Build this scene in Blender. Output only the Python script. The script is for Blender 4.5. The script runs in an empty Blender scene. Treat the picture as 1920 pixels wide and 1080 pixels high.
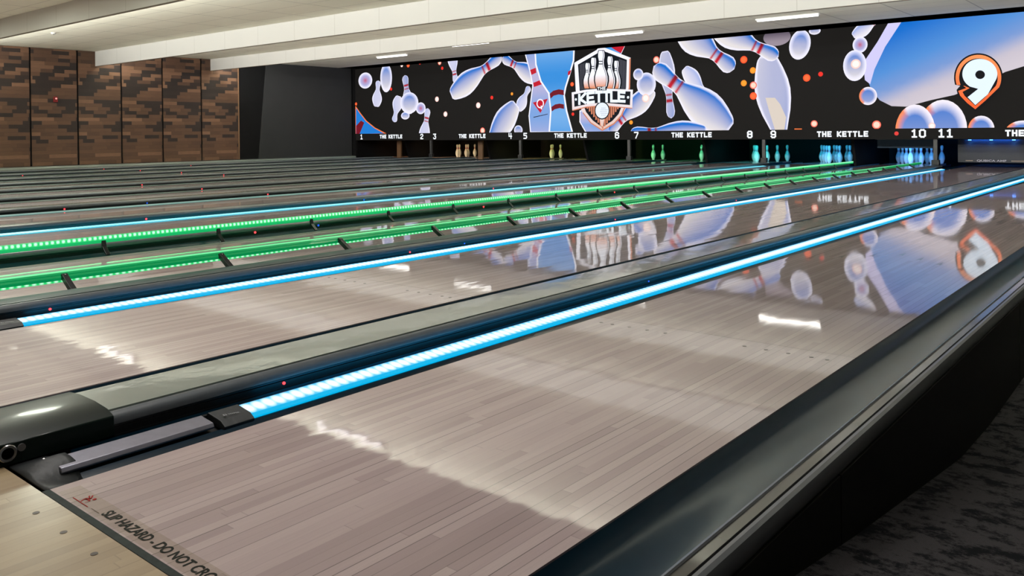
import bpy, bmesh, math, random
from mathutils import Matrix, Vector
random.seed(7)
SC = bpy.context.scene
COL = SC.collection

# ------------------------------------------------------------------ camera, world, exposure, lights
cam_d = bpy.data.cameras.new('camera'); cam = bpy.data.objects.new('camera', cam_d); COL.objects.link(cam)
cR = Vector((0.7691184, 0.6390373, -0.0093940)); cU = Vector((0.0024667, 0.0117303, 0.9999282)); cF = Vector((-0.6391016, 0.7690863, -0.0074457))
cM = Matrix((cR, cU, -cF)).transposed().to_4x4(); cM.translation = Vector((1.97511, -0.75799, 0.78351))
cam.matrix_world = cM
cam_d.sensor_width = 36; cam_d.lens = 1561.146 / 1920 * 36; cam_d.shift_y = -0.14559; cam_d.clip_start = 0.02
SC.camera = cam
SC.view_settings.view_transform = 'Standard'; SC.view_settings.look = 'None'
SC.view_settings.exposure = 0.0; SC.view_settings.gamma = 1.0; SC.view_settings.use_curve_mapping = False
SC.cycles.use_denoising = True; SC.cycles.max_bounces = 8; SC.cycles.diffuse_bounces = 4; SC.cycles.glossy_bounces = 4
SC.cycles.sample_clamp_indirect = 6.0; SC.cycles.caustics_reflective = False
wd = bpy.data.worlds.new('world'); SC.world = wd; wd.use_nodes = True
wd.node_tree.nodes['Background'].inputs[0].default_value = (0.75, 0.8, 0.8, 1); wd.node_tree.nodes['Background'].inputs[1].default_value = 0.02

def area(name, loc, sx, sy, power, col=(1, 0.95, 0.86), rot=(0, 0, 0), spread=180):
    l = bpy.data.lights.new(name, 'AREA'); l.shape = 'RECTANGLE'; l.size = sx; l.size_y = sy; l.energy = power; l.color = col
    l.spread = math.radians(spread)
    o = bpy.data.objects.new(name, l); o.location = loc; o.rotation_euler = rot; COL.objects.link(o); return o
def bay_fill(y, z, power, col, tilt):                               # unseen fill light added behind a ceiling beam, throwing light up and forward
    area('bay_fill_light', (-6.8, y, z), 26.0, 0.06, power, col, (math.radians(tilt), 0, 0))
bay_fill(5.19, 2.70, 760, (1.0, 0.995, 0.95), 134); bay_fill(9.03, 2.67, 580, (1, 0.985, 0.95), 134); bay_fill(12.27, 2.70, 640, (1, 0.985, 0.95), 122)
for lx in (-15.45, -8.0, -4.2): area('strip_lamp_light', (lx, 15.0, 2.90), 1.2, 0.05, 4)
for lx in (-19.2, -16.0, -12.5, -8.9): area('strip_lamp_light', (lx, 3.3, 2.91), 1.2, 0.08, 80, (0.94, 1, 0.84))
for k_, cc_ in ((12, (0.02, 0.5, 1.0)), (11, (0.02, 0.5, 1.0)), (9, (0.02, 0.7, 1.0))):     # spill of the LED rails onto the dividers beside them
    area('rail_glow', (-1.779 * (12 - k_) - 0.168, 8.8, 0.006), 0.02, 16.2, 5, cc_, (0, math.radians(105), 0))
for gx_ in (-3.70, -2.375): area('rail_glow', (gx_, 8.8, 0.066), 0.012, 16.2, 4, (0.02, 1.0, 0.28))
area('approach_light', (-9.5, 0.9, 2.93), 20, 0.25, 190, (1, 0.96, 0.92), spread=130)      # downlight line over the foul lines
area('approach_light', (1.0, 0.4, 2.93), 2.5, 0.25, 9, (1, 0.96, 0.92), spread=130)
area('approach_light', (-9, -3.5, 2.93), 20, 0.25, 110, (1, 0.95, 0.88), spread=140)

# ------------------------------------------------------------------ helpers
def lin(c):
    return tuple((v / 12.92 if v <= 0.04045 else ((v + 0.055) / 1.055) ** 2.4) for v in c)
def hexc(r, g, b): return lin((r / 255, g / 255, b / 255))

MATS = {}
def mat(name, col=(0.5, 0.5, 0.5), rough=0.5, metal=0.0, coat=0.0, emit=None, es=1.0, noise=0.0, nscale=20, coat_rough=0.05, spec=0.5, bump=0.0):
    if name in MATS: return MATS[name]
    m = bpy.data.materials.new(name); m.use_nodes = True; nt = m.node_tree; b = nt.nodes['Principled BSDF']
    b.inputs['Base Color'].default_value = (*col, 1); b.inputs['Roughness'].default_value = rough; b.inputs['Metallic'].default_value = metal
    b.inputs['Coat Weight'].default_value = coat; b.inputs['Coat Roughness'].default_value = coat_rough
    b.inputs['Specular IOR Level'].default_value = spec
    if emit: b.inputs['Emission Color'].default_value = (*emit, 1); b.inputs['Emission Strength'].default_value = es
    if noise or bump:
        tc = nt.nodes.new('ShaderNodeTexCoord'); n = nt.nodes.new('ShaderNodeTexNoise'); n.inputs['Scale'].default_value = nscale; n.inputs['Detail'].default_value = 4
        nt.links.new(tc.outputs['Object'], n.inputs['Vector'])
        if noise:
            mx = nt.nodes.new('ShaderNodeMix'); mx.data_type = 'RGBA'
            nt.links.new(n.outputs['Fac'], mx.inputs['Factor'])
            mx.inputs['A'].default_value = (*[c * (1 - noise) for c in col], 1); mx.inputs['B'].default_value = (*[min(1, c * (1 + noise)) for c in col], 1)
            nt.links.new(mx.outputs['Result'], b.inputs['Base Color'])
        if bump:
            bp = nt.nodes.new('ShaderNodeBump'); bp.inputs['Strength'].default_value = bump; bp.inputs['Distance'].default_value = 0.01
            nt.links.new(n.outputs['Fac'], bp.inputs['Height']); nt.links.new(bp.outputs['Normal'], b.inputs['Normal'])
            if coat: nt.links.new(bp.outputs['Normal'], b.inputs['Coat Normal'])
    MATS[name] = m; return m

class NT:
    """small helper to write node maths"""
    def __init__(s, m): s.t = m.node_tree; s.n = s.t.nodes; s.l = s.t.links
    def _in(s, sock, v):
        if isinstance(v, (int, float)): sock.default_value = v
        elif isinstance(v, tuple): sock.default_value = v if len(v) == len(sock.default_value) else (*v, 1)
        else: s.l.new(v, sock)
    def m(s, op, a, b=0.0, c=0.0, clamp=False):
        x = s.n.new('ShaderNodeMath'); x.operation = op; x.use_clamp = clamp
        s._in(x.inputs[0], a); s._in(x.inputs[1], b); s._in(x.inputs[2], c); return x.outputs[0]
    def mix(s, f, a, b, bt='MIX'):
        x = s.n.new('ShaderNodeMix'); x.data_type = 'RGBA'; x.blend_type = bt
        s._in(x.inputs['Factor'], f); s._in(x.inputs['A'], a); s._in(x.inputs['B'], b); return x.outputs['Result']
    def xyz(s, v):
        x = s.n.new('ShaderNodeSeparateXYZ'); s.l.new(v, x.inputs[0]); return x.outputs
    def comb(s, a, b, c):
        x = s.n.new('ShaderNodeCombineXYZ'); s._in(x.inputs[0], a); s._in(x.inputs[1], b); s._in(x.inputs[2], c); return x.outputs[0]
    def white(s, v):
        x = s.n.new('ShaderNodeTexWhiteNoise'); s.l.new(v, x.inputs['Vector']); return x.outputs['Value']
    def noise(s, v, scale, detail=3, rough=0.5):
        x = s.n.new('ShaderNodeTexNoise'); s.l.new(v, x.inputs['Vector']); x.inputs['Scale'].default_value = scale; x.inputs['Detail'].default_value = detail; x.inputs['Roughness'].default_value = rough; return x.outputs['Fac']
    def obj(s):
        return s.n.new('ShaderNodeTexCoord').outputs['Object']
    def rnd(s): return s.n.new('ShaderNodeObjectInfo').outputs['Random']
    def ramp(s, f, stops):
        x = s.n.new('ShaderNodeValToRGB'); s.l.new(f, x.inputs[0]); e = x.color_ramp.elements
        while len(e) < len(stops): e.new(0.5)
        for i, (p, c) in enumerate(stops): e[i].position = p; e[i].color = (*c, 1)
        return x.outputs[0]

BW = 1.0541 / 39
def wood_mat(name, tones, seam, L=0.75, coat=1.0, crough=0.038, joints=(), seam_amt=0.8, tilt=0.0005, cior=1.62, grain=0.25):
    m = bpy.data.materials.new(name); m.use_nodes = True; t = NT(m); b = t.n['Principled BSDF']
    x, y, z = t.xyz(t.obj()); rn = t.rnd()
    bid = t.m('FLOOR', t.m('DIVIDE', x, BW)); fx = t.m('FRACT', t.m('DIVIDE', x, BW))
    r1 = t.white(t.comb(bid, t.m('MULTIPLY', rn, 91.7), 3.1))
    sy = t.m('ADD', t.m('DIVIDE', y, L), t.m('MULTIPLY', r1, 7.0)); sid = t.m('FLOOR', sy)
    r2 = t.white(t.comb(bid, sid, t.m('ADD', t.m('MULTIPLY', rn, 13.0), 1.7)))
    gv = t.comb(t.m('ADD', t.m('MULTIPLY', x, 60.0), t.m('MULTIPLY', r2, 50.0)), t.m('MULTIPLY', y, 2.2), rn)
    g = t.noise(gv, 3.0, 5, 0.6)
    col = t.ramp(t.m('ADD', t.m('MULTIPLY', r2, 0.8), t.m('MULTIPLY', g, 0.2)), [(0.0, tones[0]), (0.45, tones[1]), (1.0, tones[2])])
    col = t.mix(t.m('MULTIPLY', t.m('SUBTRACT', g, 0.35, clamp=True), grain * 2), col, tuple(c * 0.62 for c in tones[0]))
    # thin dark seams between some boards
    e = t.m('MINIMUM', fx, t.m('SUBTRACT', 1.0, fx))
    r3 = t.white(t.comb(t.m('FLOOR', t.m('ADD', t.m('DIVIDE', x, BW), 0.5)), 5.0, 9.0))
    sm = t.m('MULTIPLY', t.m('LESS_THAN', e, 0.042), t.m('MULTIPLY', t.m('POWER', r3, 2.6), seam_amt))
    fy = t.m('FRACT', sy); ey = t.m('MULTIPLY', t.m('LESS_THAN', t.m('MINIMUM', fy, t.m('SUBTRACT', 1.0, fy)), 0.0015), 0.25)
    sm = t.m('MAXIMUM', sm, ey)
    for j in joints: sm = t.m('MAXIMUM', sm, t.m('MULTIPLY', t.m('LESS_THAN', t.m('ABSOLUTE', t.m('SUBTRACT', y, j)), 0.0022), 0.7))
    col = t.mix(sm, col, seam)
    t.l.new(col, b.inputs['Base Color']); b.inputs['Roughness'].default_value = 0.45
    b.inputs['Coat Weight'].default_value = coat; b.inputs['Coat Roughness'].default_value = crough; b.inputs['Coat IOR'].default_value = cior
    # every board lies a hair differently, so reflections break up along the boards
    h = t.m('ADD', t.m('MULTIPLY', t.noise(t.comb(t.m('MULTIPLY', x, 9.0), t.m('MULTIPLY', y, 0.8), rn), 1.0, 2), 1.0), t.m('MULTIPLY', r1, 0.05))
    bp = t.n.new('ShaderNodeBump'); bp.inputs['Strength'].default_value = 1.0; bp.inputs['Distance'].default_value = tilt; t.l.new(h, bp.inputs['Height'])
    t.l.new(bp.outputs['Normal'], b.inputs['Coat Normal'])
    return m

def link(o, parent=None):
    COL.objects.link(o)
    if parent: o.parent = parent
    return o
def mesh(name, verts, faces, m, parent=None, loc=None, smooth=False, fm=None):
    me = bpy.data.meshes.new(name); me.from_pydata(verts, [], faces)
    for q in (m if isinstance(m, (list, tuple)) else [m]): me.materials.append(q)
    if fm: me.polygons.foreach_set('material_index', fm)
    if smooth: me.polygons.foreach_set('use_smooth', [True] * len(me.polygons))
    me.update(); o = bpy.data.objects.new(name, me)
    if loc: o.location = loc
    return link(o, parent)
class MB:
    def __init__(s): s.v = []; s.f = []; s.fm = []
    def add(s, v, f, mi=0):
        k = len(s.v); s.v += v; s.f += [tuple(i + k for i in q) for q in f]; s.fm += [mi] * len(f); return s
    def box(s, x0, x1, y0, y1, z0, z1, mi=0):
        v = [(x, y, z) for x in (x0, x1) for y in (y0, y1) for z in (z0, z1)]
        return s.add(v, [(0, 1, 3, 2), (4, 6, 7, 5), (0, 4, 5, 1), (2, 3, 7, 6), (0, 2, 6, 4), (1, 5, 7, 3)], mi)
    def prism(s, prof, y0, y1, closed=True, mi=0):
        """profile of (x, z) points, clockwise seen from -Y, swept along Y"""
        n = len(prof); v = [(x, y0, z) for x, z in prof] + [(x, y1, z) for x, z in prof]
        f = [(i, (i + 1) % n, (i + 1) % n + n, i + n) for i in range(n if closed else n - 1)]
        if closed: f += [tuple(range(n))[::-1], tuple(range(n, 2 * n))]
        return s.add(v, f, mi)
    def cyl(s, c, r, h, axis='z', n=24, mi=0):
        v = []; 
        for k in (0, 1):
            for i in range(n):
                a = 2 * math.pi * i / n; p, q = r * math.cos(a), r * math.sin(a)
                d = {'z': (p, q, k * h), 'x': (k * h, p, q), 'y': (q, k * h, p)}[axis]
                v.append((c[0] + d[0], c[1] + d[1], c[2] + d[2]))
        return s.add(v, [(i, (i + 1) % n, (i + 1) % n + n, i + n) for i in range(n)] + [tuple(range(n))[::-1], tuple(range(n, 2 * n))], mi)
    def lathe(s, prof, n=24, c=(0, 0, 0), mi=0):
        v = [(c[0] + r * math.cos(2 * math.pi * i / n), c[1] + r * math.sin(2 * math.pi * i / n), c[2] + z) for r, z in prof for i in range(n)]
        f = [(k * n + i, k * n + (i + 1) % n, (k + 1) * n + (i + 1) % n, (k + 1) * n + i) for k in range(len(prof) - 1) for i in range(n)]
        f += [tuple(range(n))[::-1], tuple(range((len(prof) - 1) * n, len(prof) * n))]
        return s.add(v, f, mi)
    def build(s, name, m, parent=None, loc=None, smooth=False, bevel=0.0, auto=False):
        o = mesh(name, s.v, s.f, m, parent, loc, smooth, s.fm)
        bm = bmesh.new(); bm.from_mesh(o.data); bmesh.ops.recalc_face_normals(bm, faces=bm.faces); bm.to_mesh(o.data); bm.free()
        if bevel:
            md = o.modifiers.new('bevel', 'BEVEL'); md.width = bevel; md.segments = 2; md.limit_method = 'ANGLE'
        if auto:
            o.data.polygons.foreach_set('use_smooth', [True] * len(o.data.polygons))
            for e in o.data.edges: pass
            bm = bmesh.new(); bm.from_mesh(o.data)
            for e in bm.edges:
                if len(e.link_faces) == 2 and e.calc_face_angle(0) > 0.6: e.smooth = False
                elif len(e.link_faces) != 2: e.smooth = False
            bm.to_mesh(o.data); bm.free()
        return o
def tag(o, label=None, cat=None, group=None, kind=None):
    if label: o['label'] = label
    if cat: o['category'] = cat
    if group: o['group'] = group
    if kind: o['kind'] = kind
    return o
def empty(name, loc, label, cat, group=None):
    o = bpy.data.objects.new(name, None); o.location = loc; o.empty_display_size = 0.1; COL.objects.link(o); return tag(o, label, cat, group)
def dup(root, loc):
    r = root.copy(); COL.objects.link(r); r.location = loc
    for ch in root.children:
        c = ch.copy(); COL.objects.link(c); c.parent = r
        for g in ch.children:
            d = g.copy(); COL.objects.link(d); d.parent = c
    return r
def text_mesh(s, size, m, name, parent=None, offset=0.0, align='LEFT', shear=0.0, extrude=0.0, sx=1.0):
    cu = bpy.data.curves.new(name, 'FONT'); cu.body = s; cu.size = size; cu.offset = offset; cu.align_x = align; cu.shear = shear; cu.extrude = extrude; cu.space_character = 1.0
    cu.resolution_u = 4
    to = bpy.data.objects.new(name, cu); COL.objects.link(to)
    dg = bpy.context.evaluated_depsgraph_get(); me = bpy.data.meshes.new_from_object(to.evaluated_get(dg)); bpy.data.objects.remove(to)
    for v in me.vertices: v.co.x *= sx
    me.materials.clear(); me.materials.append(m); me.name = name
    o = bpy.data.objects.new(name, me); return link(o, parent)

# block letters built from strokes on a 4 x 6 grid
GL = {'T': [[(0, 6), (4, 6)], [(2, 6), (2, 0)]], 'H': [[(0, 0), (0, 6)], [(4, 0), (4, 6)], [(0, 3), (4, 3)]], 'E': [[(4, 0), (0, 0), (0, 6), (4, 6)], [(0, 3), (3.4, 3)]],
      'K': [[(0, 0), (0, 6)], [(4, 6), (0.6, 3), (4, 0)]], 'L': [[(0, 6), (0, 0), (4, 0)]],
      '0': [[(1, 0), (0, 1), (0, 5), (1, 6), (3, 6), (4, 5), (4, 1), (3, 0), (1, 0)]], '1': [[(0.6, 5), (2, 6), (2, 0)], [(0.5, 0), (3.5, 0)]],
      '2': [[(0, 4.8), (0, 5), (1, 6), (3, 6), (4, 5), (4, 4), (0, 1), (0, 0), (4, 0)]], '3': [[(0, 6), (4, 6), (2.2, 3.6), (3, 3.6), (4, 2.6), (4, 1), (3, 0), (1, 0), (0, 1)]],
      '4': [[(0, 6), (0, 2.6), (4, 2.6)], [(3, 6), (3, 0)]], '5': [[(4, 6), (0, 6), (0, 3.5), (3, 3.5), (4, 2.6), (4, 1), (3, 0), (0, 0)]],
      '6': [[(4, 5), (3, 6), (1, 6), (0, 5), (0, 1), (1, 0), (3, 0), (4, 1), (4, 2.6), (3, 3.4), (0, 3.4)]], '7': [[(0, 6), (4, 6), (4, 5), (1.6, 0)]],
      '8': [[(1, 0), (0, 1), (0, 2.4), (1, 3.2), (0, 4), (0, 5), (1, 6), (3, 6), (4, 5), (4, 4), (3, 3.2), (1, 3.2)], [(3, 3.2), (4, 2.4), (4, 1), (3, 0), (1, 0)]],
      '9': [[(0, 1), (1, 0), (3, 0), (4, 1), (4, 5), (3, 6), (1, 6), (0, 5), (0, 3.6), (1, 2.7), (4, 2.7)]]}
def strokes(mb, ch, ox, oz, y, w, h, sw, mi=0, fn=None):
    for pl in GL[ch]:
        for (a, b), (c, d) in zip(pl, pl[1:]):
            p = Vector((a / 4 * w, b / 6 * h)); q = Vector((c / 4 * w, d / 6 * h)); t = (q - p)
            if t.length == 0: continue
            t.normalize(); nn = Vector((-t.y, t.x)) * sw / 2; e = t * sw * 0.5
            pts = [p - e + nn, p - e - nn, q + e - nn, q + e + nn]
            pts = [(ox + u.x, oz + u.y) for u in pts]
            if fn: pts = [fn(*u) for u in pts]
            mb.add([(u[0], y, u[1]) for u in pts], [(0, 1, 2, 3)], mi)
def word(mb, s, cx, cz, y, w, h, sw, gap, mi=0):
    tot = sum((w * 0.75 if c == ' ' else w) + gap for c in s) - gap; x = cx - tot / 2
    for c in s:
        if c == ' ': x += w * 0.75 + gap; continue
        strokes(mb, c, x, cz - h / 2, y, w, h, sw, mi); x += w + gap

# ------------------------------------------------------------------ layout constants
PITCH = 1.779; W = 1.0541; LEND = 19.95; YS = 17.37; XW = -20.05; CZ = 2.98
laneX = {k: -PITCH * (12 - k) for k in range(1, 13)}
divX = {k: laneX[k] - 0.3625 for k in range(2, 13)}            # division on the left of lane k

# ------------------------------------------------------------------ materials
M_lane = wood_mat('lane_wood', (hexc(166, 145, 146), hexc(184, 163, 163), hexc(202, 183, 182)), hexc(60, 48, 46), joints=(2.185, 6.0, 9.8, 13.6))
M_appr = wood_mat('approach_maple', (hexc(156, 134, 102), hexc(170, 148, 115), hexc(184, 163, 128)), hexc(88, 68, 48), L=0.9, coat=0.4, crough=0.2, seam_amt=0.35)
M_black = mat('black_plastic', (0.012, 0.013, 0.014), 0.35, noise=0.3, nscale=60)
M_blackg = mat('gloss_black_plastic', (0.006, 0.013, 0.010), 0.35, spec=0.12, coat=0.22, coat_rough=0.10, bump=0.05, nscale=8)
M_gut = mat('gutter_plastic', (0.004, 0.034, 0.064), 0.3, noise=0.25, nscale=12, coat=0.5, coat_rough=0.15)
M_cap = mat('capping_laminate', hexc(130, 141, 134), 0.35, coat=1.0, coat_rough=0.10, noise=0.12, nscale=6, bump=0.35)
M_nose = mat('grey_rail', (0.10, 0.115, 0.125), 0.35, noise=0.15, nscale=30)
M_alu = mat('brushed_aluminium', (0.36, 0.36, 0.43), 0.34, metal=0.7, noise=0.15, nscale=40)
M_rubber = mat('black_rubber', (0.028, 0.032, 0.034), 0.5, noise=0.35, nscale=25, bump=0.3)
M_steel = mat('steel', (0.5, 0.5, 0.5), 0.25, metal=1.0, noise=0.05)
M_dark = mat('dark_paint', (0.005, 0.005, 0.0055), 0.7, spec=0.15, noise=0.2, nscale=3)
M_red = mat('red_indicator', (0.2, 0.01, 0.01), 0.4, emit=(1.0, 0.05, 0.06), es=2.5)
M_bluei = mat('blue_indicator', (0.01, 0.05, 0.2), 0.4, emit=(0.02, 0.12, 0.8), es=1.0)

def led_mat(name, edge, core, pitch=0.0333, r=0.0108, x0=-0.129, es=1.0, front=None, jit=0.0):
    """diffuser of an LED strip: a row of bright emitters behind it along Y"""
    m = bpy.data.materials.new(name); m.use_nodes = True; t = NT(m); b = t.n['Principled BSDF']
    x, y, z = t.xyz(t.obj())
    fy = t.m('MULTIPLY', t.m('SUBTRACT', t.m('FRACT', t.m('DIVIDE', y, pitch)), 0.5), pitch)
    dx = t.m('MULTIPLY', t.m('SUBTRACT', x, x0), 0.6)
    d = t.m('SQRT', t.m('ADD', t.m('MULTIPLY', fy, fy), t.m('MULTIPLY', dx, dx)))
    a = t.m('SUBTRACT', 1.0, t.m('DIVIDE', d, r * 1.9), clamp=True); a = t.m('MULTIPLY', a, 1.9, clamp=True)
    glow = t.m('SUBTRACT', 1.0, t.m('DIVIDE', t.m('ABSOLUTE', dx), 0.018), clamp=True)
    geo = t.n.new('ShaderNodeNewGeometry'); gn = t.xyz(geo.outputs['Normal'])
    up = t.m('GREATER_THAN', gn[2], 0.5)
    mid = t.mix(t.m('MULTIPLY', glow, 0.35), edge, core)
    c = t.mix(a, mid, core)
    c = t.mix(up, front or edge, c)
    b.inputs['Base Color'].default_value = (0.1, 0.12, 0.12, 1); b.inputs['Roughness'].default_value = 0.4
    t.l.new(c, b.inputs['Emission Color']); b.inputs['Emission Strength'].default_value = es
    return m
M_ledb = led_mat('blue_led_diffuser', (0.0, 0.22, 0.42), (0.40, 0.46, 0.48), es=2.4, front=(0.0, 0.195, 0.35))
M_ledc = led_mat('cyan_led_diffuser', (0.02, 0.55, 0.75), (0.3, 1.0, 1.1), es=0.9, front=(0.02, 0.55, 0.75))
M_ledd = led_mat('dim_led_diffuser', (0.03, 0.20, 0.20), (0.08, 0.3, 0.28), es=0.6, front=(0.03, 0.22, 0.22))
M_ledoff = mat('unlit_led_diffuser', (0.03, 0.06, 0.055), 0.4, noise=0.1)

# ------------------------------------------------------------------ room shell
def struct(o): o['kind'] = 'structure'; return o
# carpet beside the lanes: level, then a ramp down to the walkway
m = bpy.data.materials.new('patterned_carpet'); m.use_nodes = True; t = NT(m); b = t.n['Principled BSDF']; ob = t.obj()
x, y, z = t.xyz(ob)
n1 = t.noise(t.comb(t.m('MULTIPLY', x, 1.0), t.m('MULTIPLY', y, 1.0), 0.0), 10.0, 9, 0.78)
rib = t.m('SINE', t.m('MULTIPLY', t.m('ADD', t.m('MULTIPLY', x, 0.6), t.m('MULTIPLY', y, 0.8)), 1100.0))
n2 = t.noise(ob, 260.0, 2)
f = t.ramp(n1, [(0.44, (0, 0, 0)), (0.52, (1, 1, 1))])
c = t.mix(f, (0.018, 0.020, 0.024), (0.135, 0.128, 0.135))
c = t.mix(t.m('MULTIPLY', t.m('ADD', t.m('MULTIPLY', rib, 0.5), 0.5), 0.55), c, (0.008, 0.008, 0.009))
c = t.mix(t.m('MULTIPLY', n2, 0.5), c, (0.005, 0.005, 0.005))
t.l.new(c, b.inputs['Base Color']); b.inputs['Roughness'].default_value = 0.95; b.inputs['Specular IOR Level'].default_value = 0.1
M_carpet = m
RX = 1.332
prof = [(-9, 0.0), (0.15, 0.0), (1.3, -0.19), (2.4, -0.345), (2.9, -0.37), (21, -0.37)]
v = []; f = []
for i, (yy, zz_) in enumerate(prof): v += [(RX, yy, zz_), (7, yy, zz_)]
for i in range(len(prof) - 1): f.append((2 * i, 2 * i + 1, 2 * i + 3, 2 * i + 2))
struct(mesh('floor', v, f, M_carpet))
struct(MB().box(XW, RX, -9, 20.9, -0.5, -0.42).build('floor.001', M_dark))
struct(MB().box(XW, RX, -9, -0.0175, -0.42, 0.0).build('floor.002', M_appr))                # bowlers' approach

# ceiling of 1.21 x 0.605 tiles
m = bpy.data.materials.new('ceiling_tiles'); m.use_nodes = True; t = NT(m); b = t.n['Principled BSDF']; ob = t.obj()
x, y, z = t.xyz(ob)
ax = t.m('ABSOLUTE', t.m('SUBTRACT', t.m('FRACT', t.m('DIVIDE', t.m('ADD', x, 3.57 + 121), 1.21)), 0.5)); ay = t.m('ABSOLUTE', t.m('SUBTRACT', t.m('FRACT', t.m('DIVIDE', t.m('ADD', y, 20.0), 0.605)), 0.5))
g = t.m('MAXIMUM', t.m('GREATER_THAN', ax, 0.5 - 0.009), t.m('MULTIPLY', t.m('GREATER_THAN', ay, 0.5 - 0.014), 0.75))
n = t.noise(ob, 1.3, 3)
c = t.mix(n, hexc(228, 228, 210), hexc(238, 238, 220)); c = t.mix(t.m('MULTIPLY', g, 0.5), c, hexc(110, 106, 96))
t.l.new(c, b.inputs['Base Color']); b.inputs['Roughness'].default_value = 0.8
M_ceil = m
struct(MB().box(XW, 7, -9, 16.78, CZ, CZ + 0.1).build('ceiling', M_ceil))
struct(MB().box(XW, 7, 16.78, 21, 3.25, 3.35).build('ceiling.001', M_dark))
struct(MB().box(XW - 0.15, XW, -9, 21, -0.5, 3.35).build('wall_left', M_dark))
struct(MB().box(XW, 7, 20.9, 21.05, -0.5, 3.35).build('wall_back', M_dark))
struct(MB().box(7, 7.15, -9, 21, -0.5, 3.35).build('wall_right', M_dark))
struct(MB().box(XW, 7, -9.15, -9, -0.5, 3.35).build('wall_front', mat('back_room_paint', hexc(92, 96, 92), 0.8, noise=0.1, nscale=1)))

# wood-mosaic wall panels
m = bpy.data.materials.new('reclaimed_wood_mosaic'); m.use_nodes = True; t = NT(m); b = t.n['Principled BSDF']; ob = t.obj()
x, y, z = t.xyz(ob)
rz = t.m('FLOOR', t.m('DIVIDE', z, 0.092)); r0 = t.white(t.comb(rz, 2.0, 4.0))
sy = t.m('ADD', t.m('MULTIPLY', y, t.m('ADD', 1.5, t.m('MULTIPLY', r0, 2.2))), t.m('MULTIPLY', r0, 17.0)); r1 = t.white(t.comb(t.m('FLOOR', sy), rz, 8.0))
gr = t.noise(t.comb(t.m('MULTIPLY', y, 3.0), t.m('MULTIPLY', z, 40.0), r1), 2.0, 5, 0.65)
c = t.ramp(r1, [(0.0, hexc(30, 22, 19)), (0.22, hexc(42, 30, 24)), (0.28, hexc(84, 58, 41)), (0.75, hexc(102, 72, 51)), (1.0, hexc(132, 97, 72))])
c = t.mix(t.m('MULTIPLY', gr, 0.6), c, hexc(38, 27, 22))
ez = t.m('FRACT', t.m('DIVIDE', z, 0.092)); ed = t.m('MULTIPLY', t.m('LESS_THAN', ez, 0.06), 0.35)
c = t.mix(ed, c, (0.006, 0.004, 0.003)); t.l.new(c, b.inputs['Base Color']); b.inputs['Roughness'].default_value = 0.6
M_mosaic = m
gy = [1.75, 2.87, 3.99, 5.11, 6.23, 7.36, 8.47, 9.58, 10.71, 11.86, 13.05]
pos = ['seventh wooden panel from the dark end, mostly out of view', 'x', 'x', 'x']
names = {12.4: 'rightmost, ending at the black recess', 11.2: 'second from the black recess', 10.1: 'third from the black recess', 9.0: 'fourth from the black recess, behind the long beam end',
         7.9: 'fifth from the black recess, carrying the small red call point', 6.8: 'sixth from the black recess, leftmost in view'}
for i in range(4, len(gy) - 1):
    y0, y1 = gy[i] + 0.022, gy[i + 1] - 0.022; cy = (y0 + y1) / 2
    key = min(names, key=lambda k: abs(k - cy))
    lb = names[key] if abs(key - cy) < 0.5 else 'seventh from the black recess'
    p = MB().box(0, 0.03, -(y1 - y0) / 2, (y1 - y0) / 2, 0, 2.98 - 0.075 - 0.005).build('wall_panel', M_mosaic, loc=(XW + 0.002, cy, 0.075))
    tag(p, 'brown mosaic wood wall panel, ' + lb, 'wall panel', 'wood mosaic panels on the left wall')
tag(MB().box(0, 0.035, 0, 0.03, 0, 2.9).build('panel_trim', mat('light_wood_edge', hexc(130, 98, 70), 0.6, noise=0.2), loc=(XW + 0.002, 13.035, 0.075)), 'light wooden edge trim closing the last mosaic panel', 'trim')
cp = empty('call_point', (XW + 0.034, 7.93, 1.72), 'small red fire call point on the mosaic wood wall', 'alarm')
MB().box(0, 0.03, -0.05, 0.05, -0.07, 0.07).build('housing', mat('red_enamel', hexc(120, 16, 16), 0.4, noise=0.1), cp, bevel=0.004)
MB().cyl((0.03, 0.01, 0.02), 0.022, 0.006, 'x').build('lens', mat('call_point_lens', hexc(220, 190, 190), 0.3, noise=0.05, emit=(1, 0.3, 0.3), es=0.5), cp)
# dark grey side wall next to the screen
v = [(XW + 0.001, 13.72, 0.07), (XW + 0.001, 17.3, 0.07), (XW + 0.001, 17.3, 2.979), (XW + 0.001, 14.02, 2.979)]
v += [(a + 0.03, b_, c_) for a, b_, c_ in v]
sw = mesh('side_board', v, [(0, 1, 2, 3), (4, 7, 6, 5), (0, 4, 5, 1), (1, 5, 6, 2), (2, 6, 7, 3), (3, 7, 4, 0)], mat('charcoal_board', hexc(48, 49, 50), 0.8, spec=0.2, noise=0.12, nscale=2))
tag(sw, 'dark grey board with slanted edge on the side wall left of the screen', 'board')
sd = empty('smoke_detector', (-16.62, 6.57, CZ), 'small white round smoke detector on the ceiling tiles', 'smoke detector')
MB().lathe([(0.05, 0), (0.05, -0.015), (0.035, -0.035), (0.012, -0.04)]).build('housing', mat('white_plastic', (0.5, 0.49, 0.46), 0.5, noise=0.05), sd)
MB().cyl((0, 0, -0.046), 0.010, 0.008).build('sensor', M_dark, sd)

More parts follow.
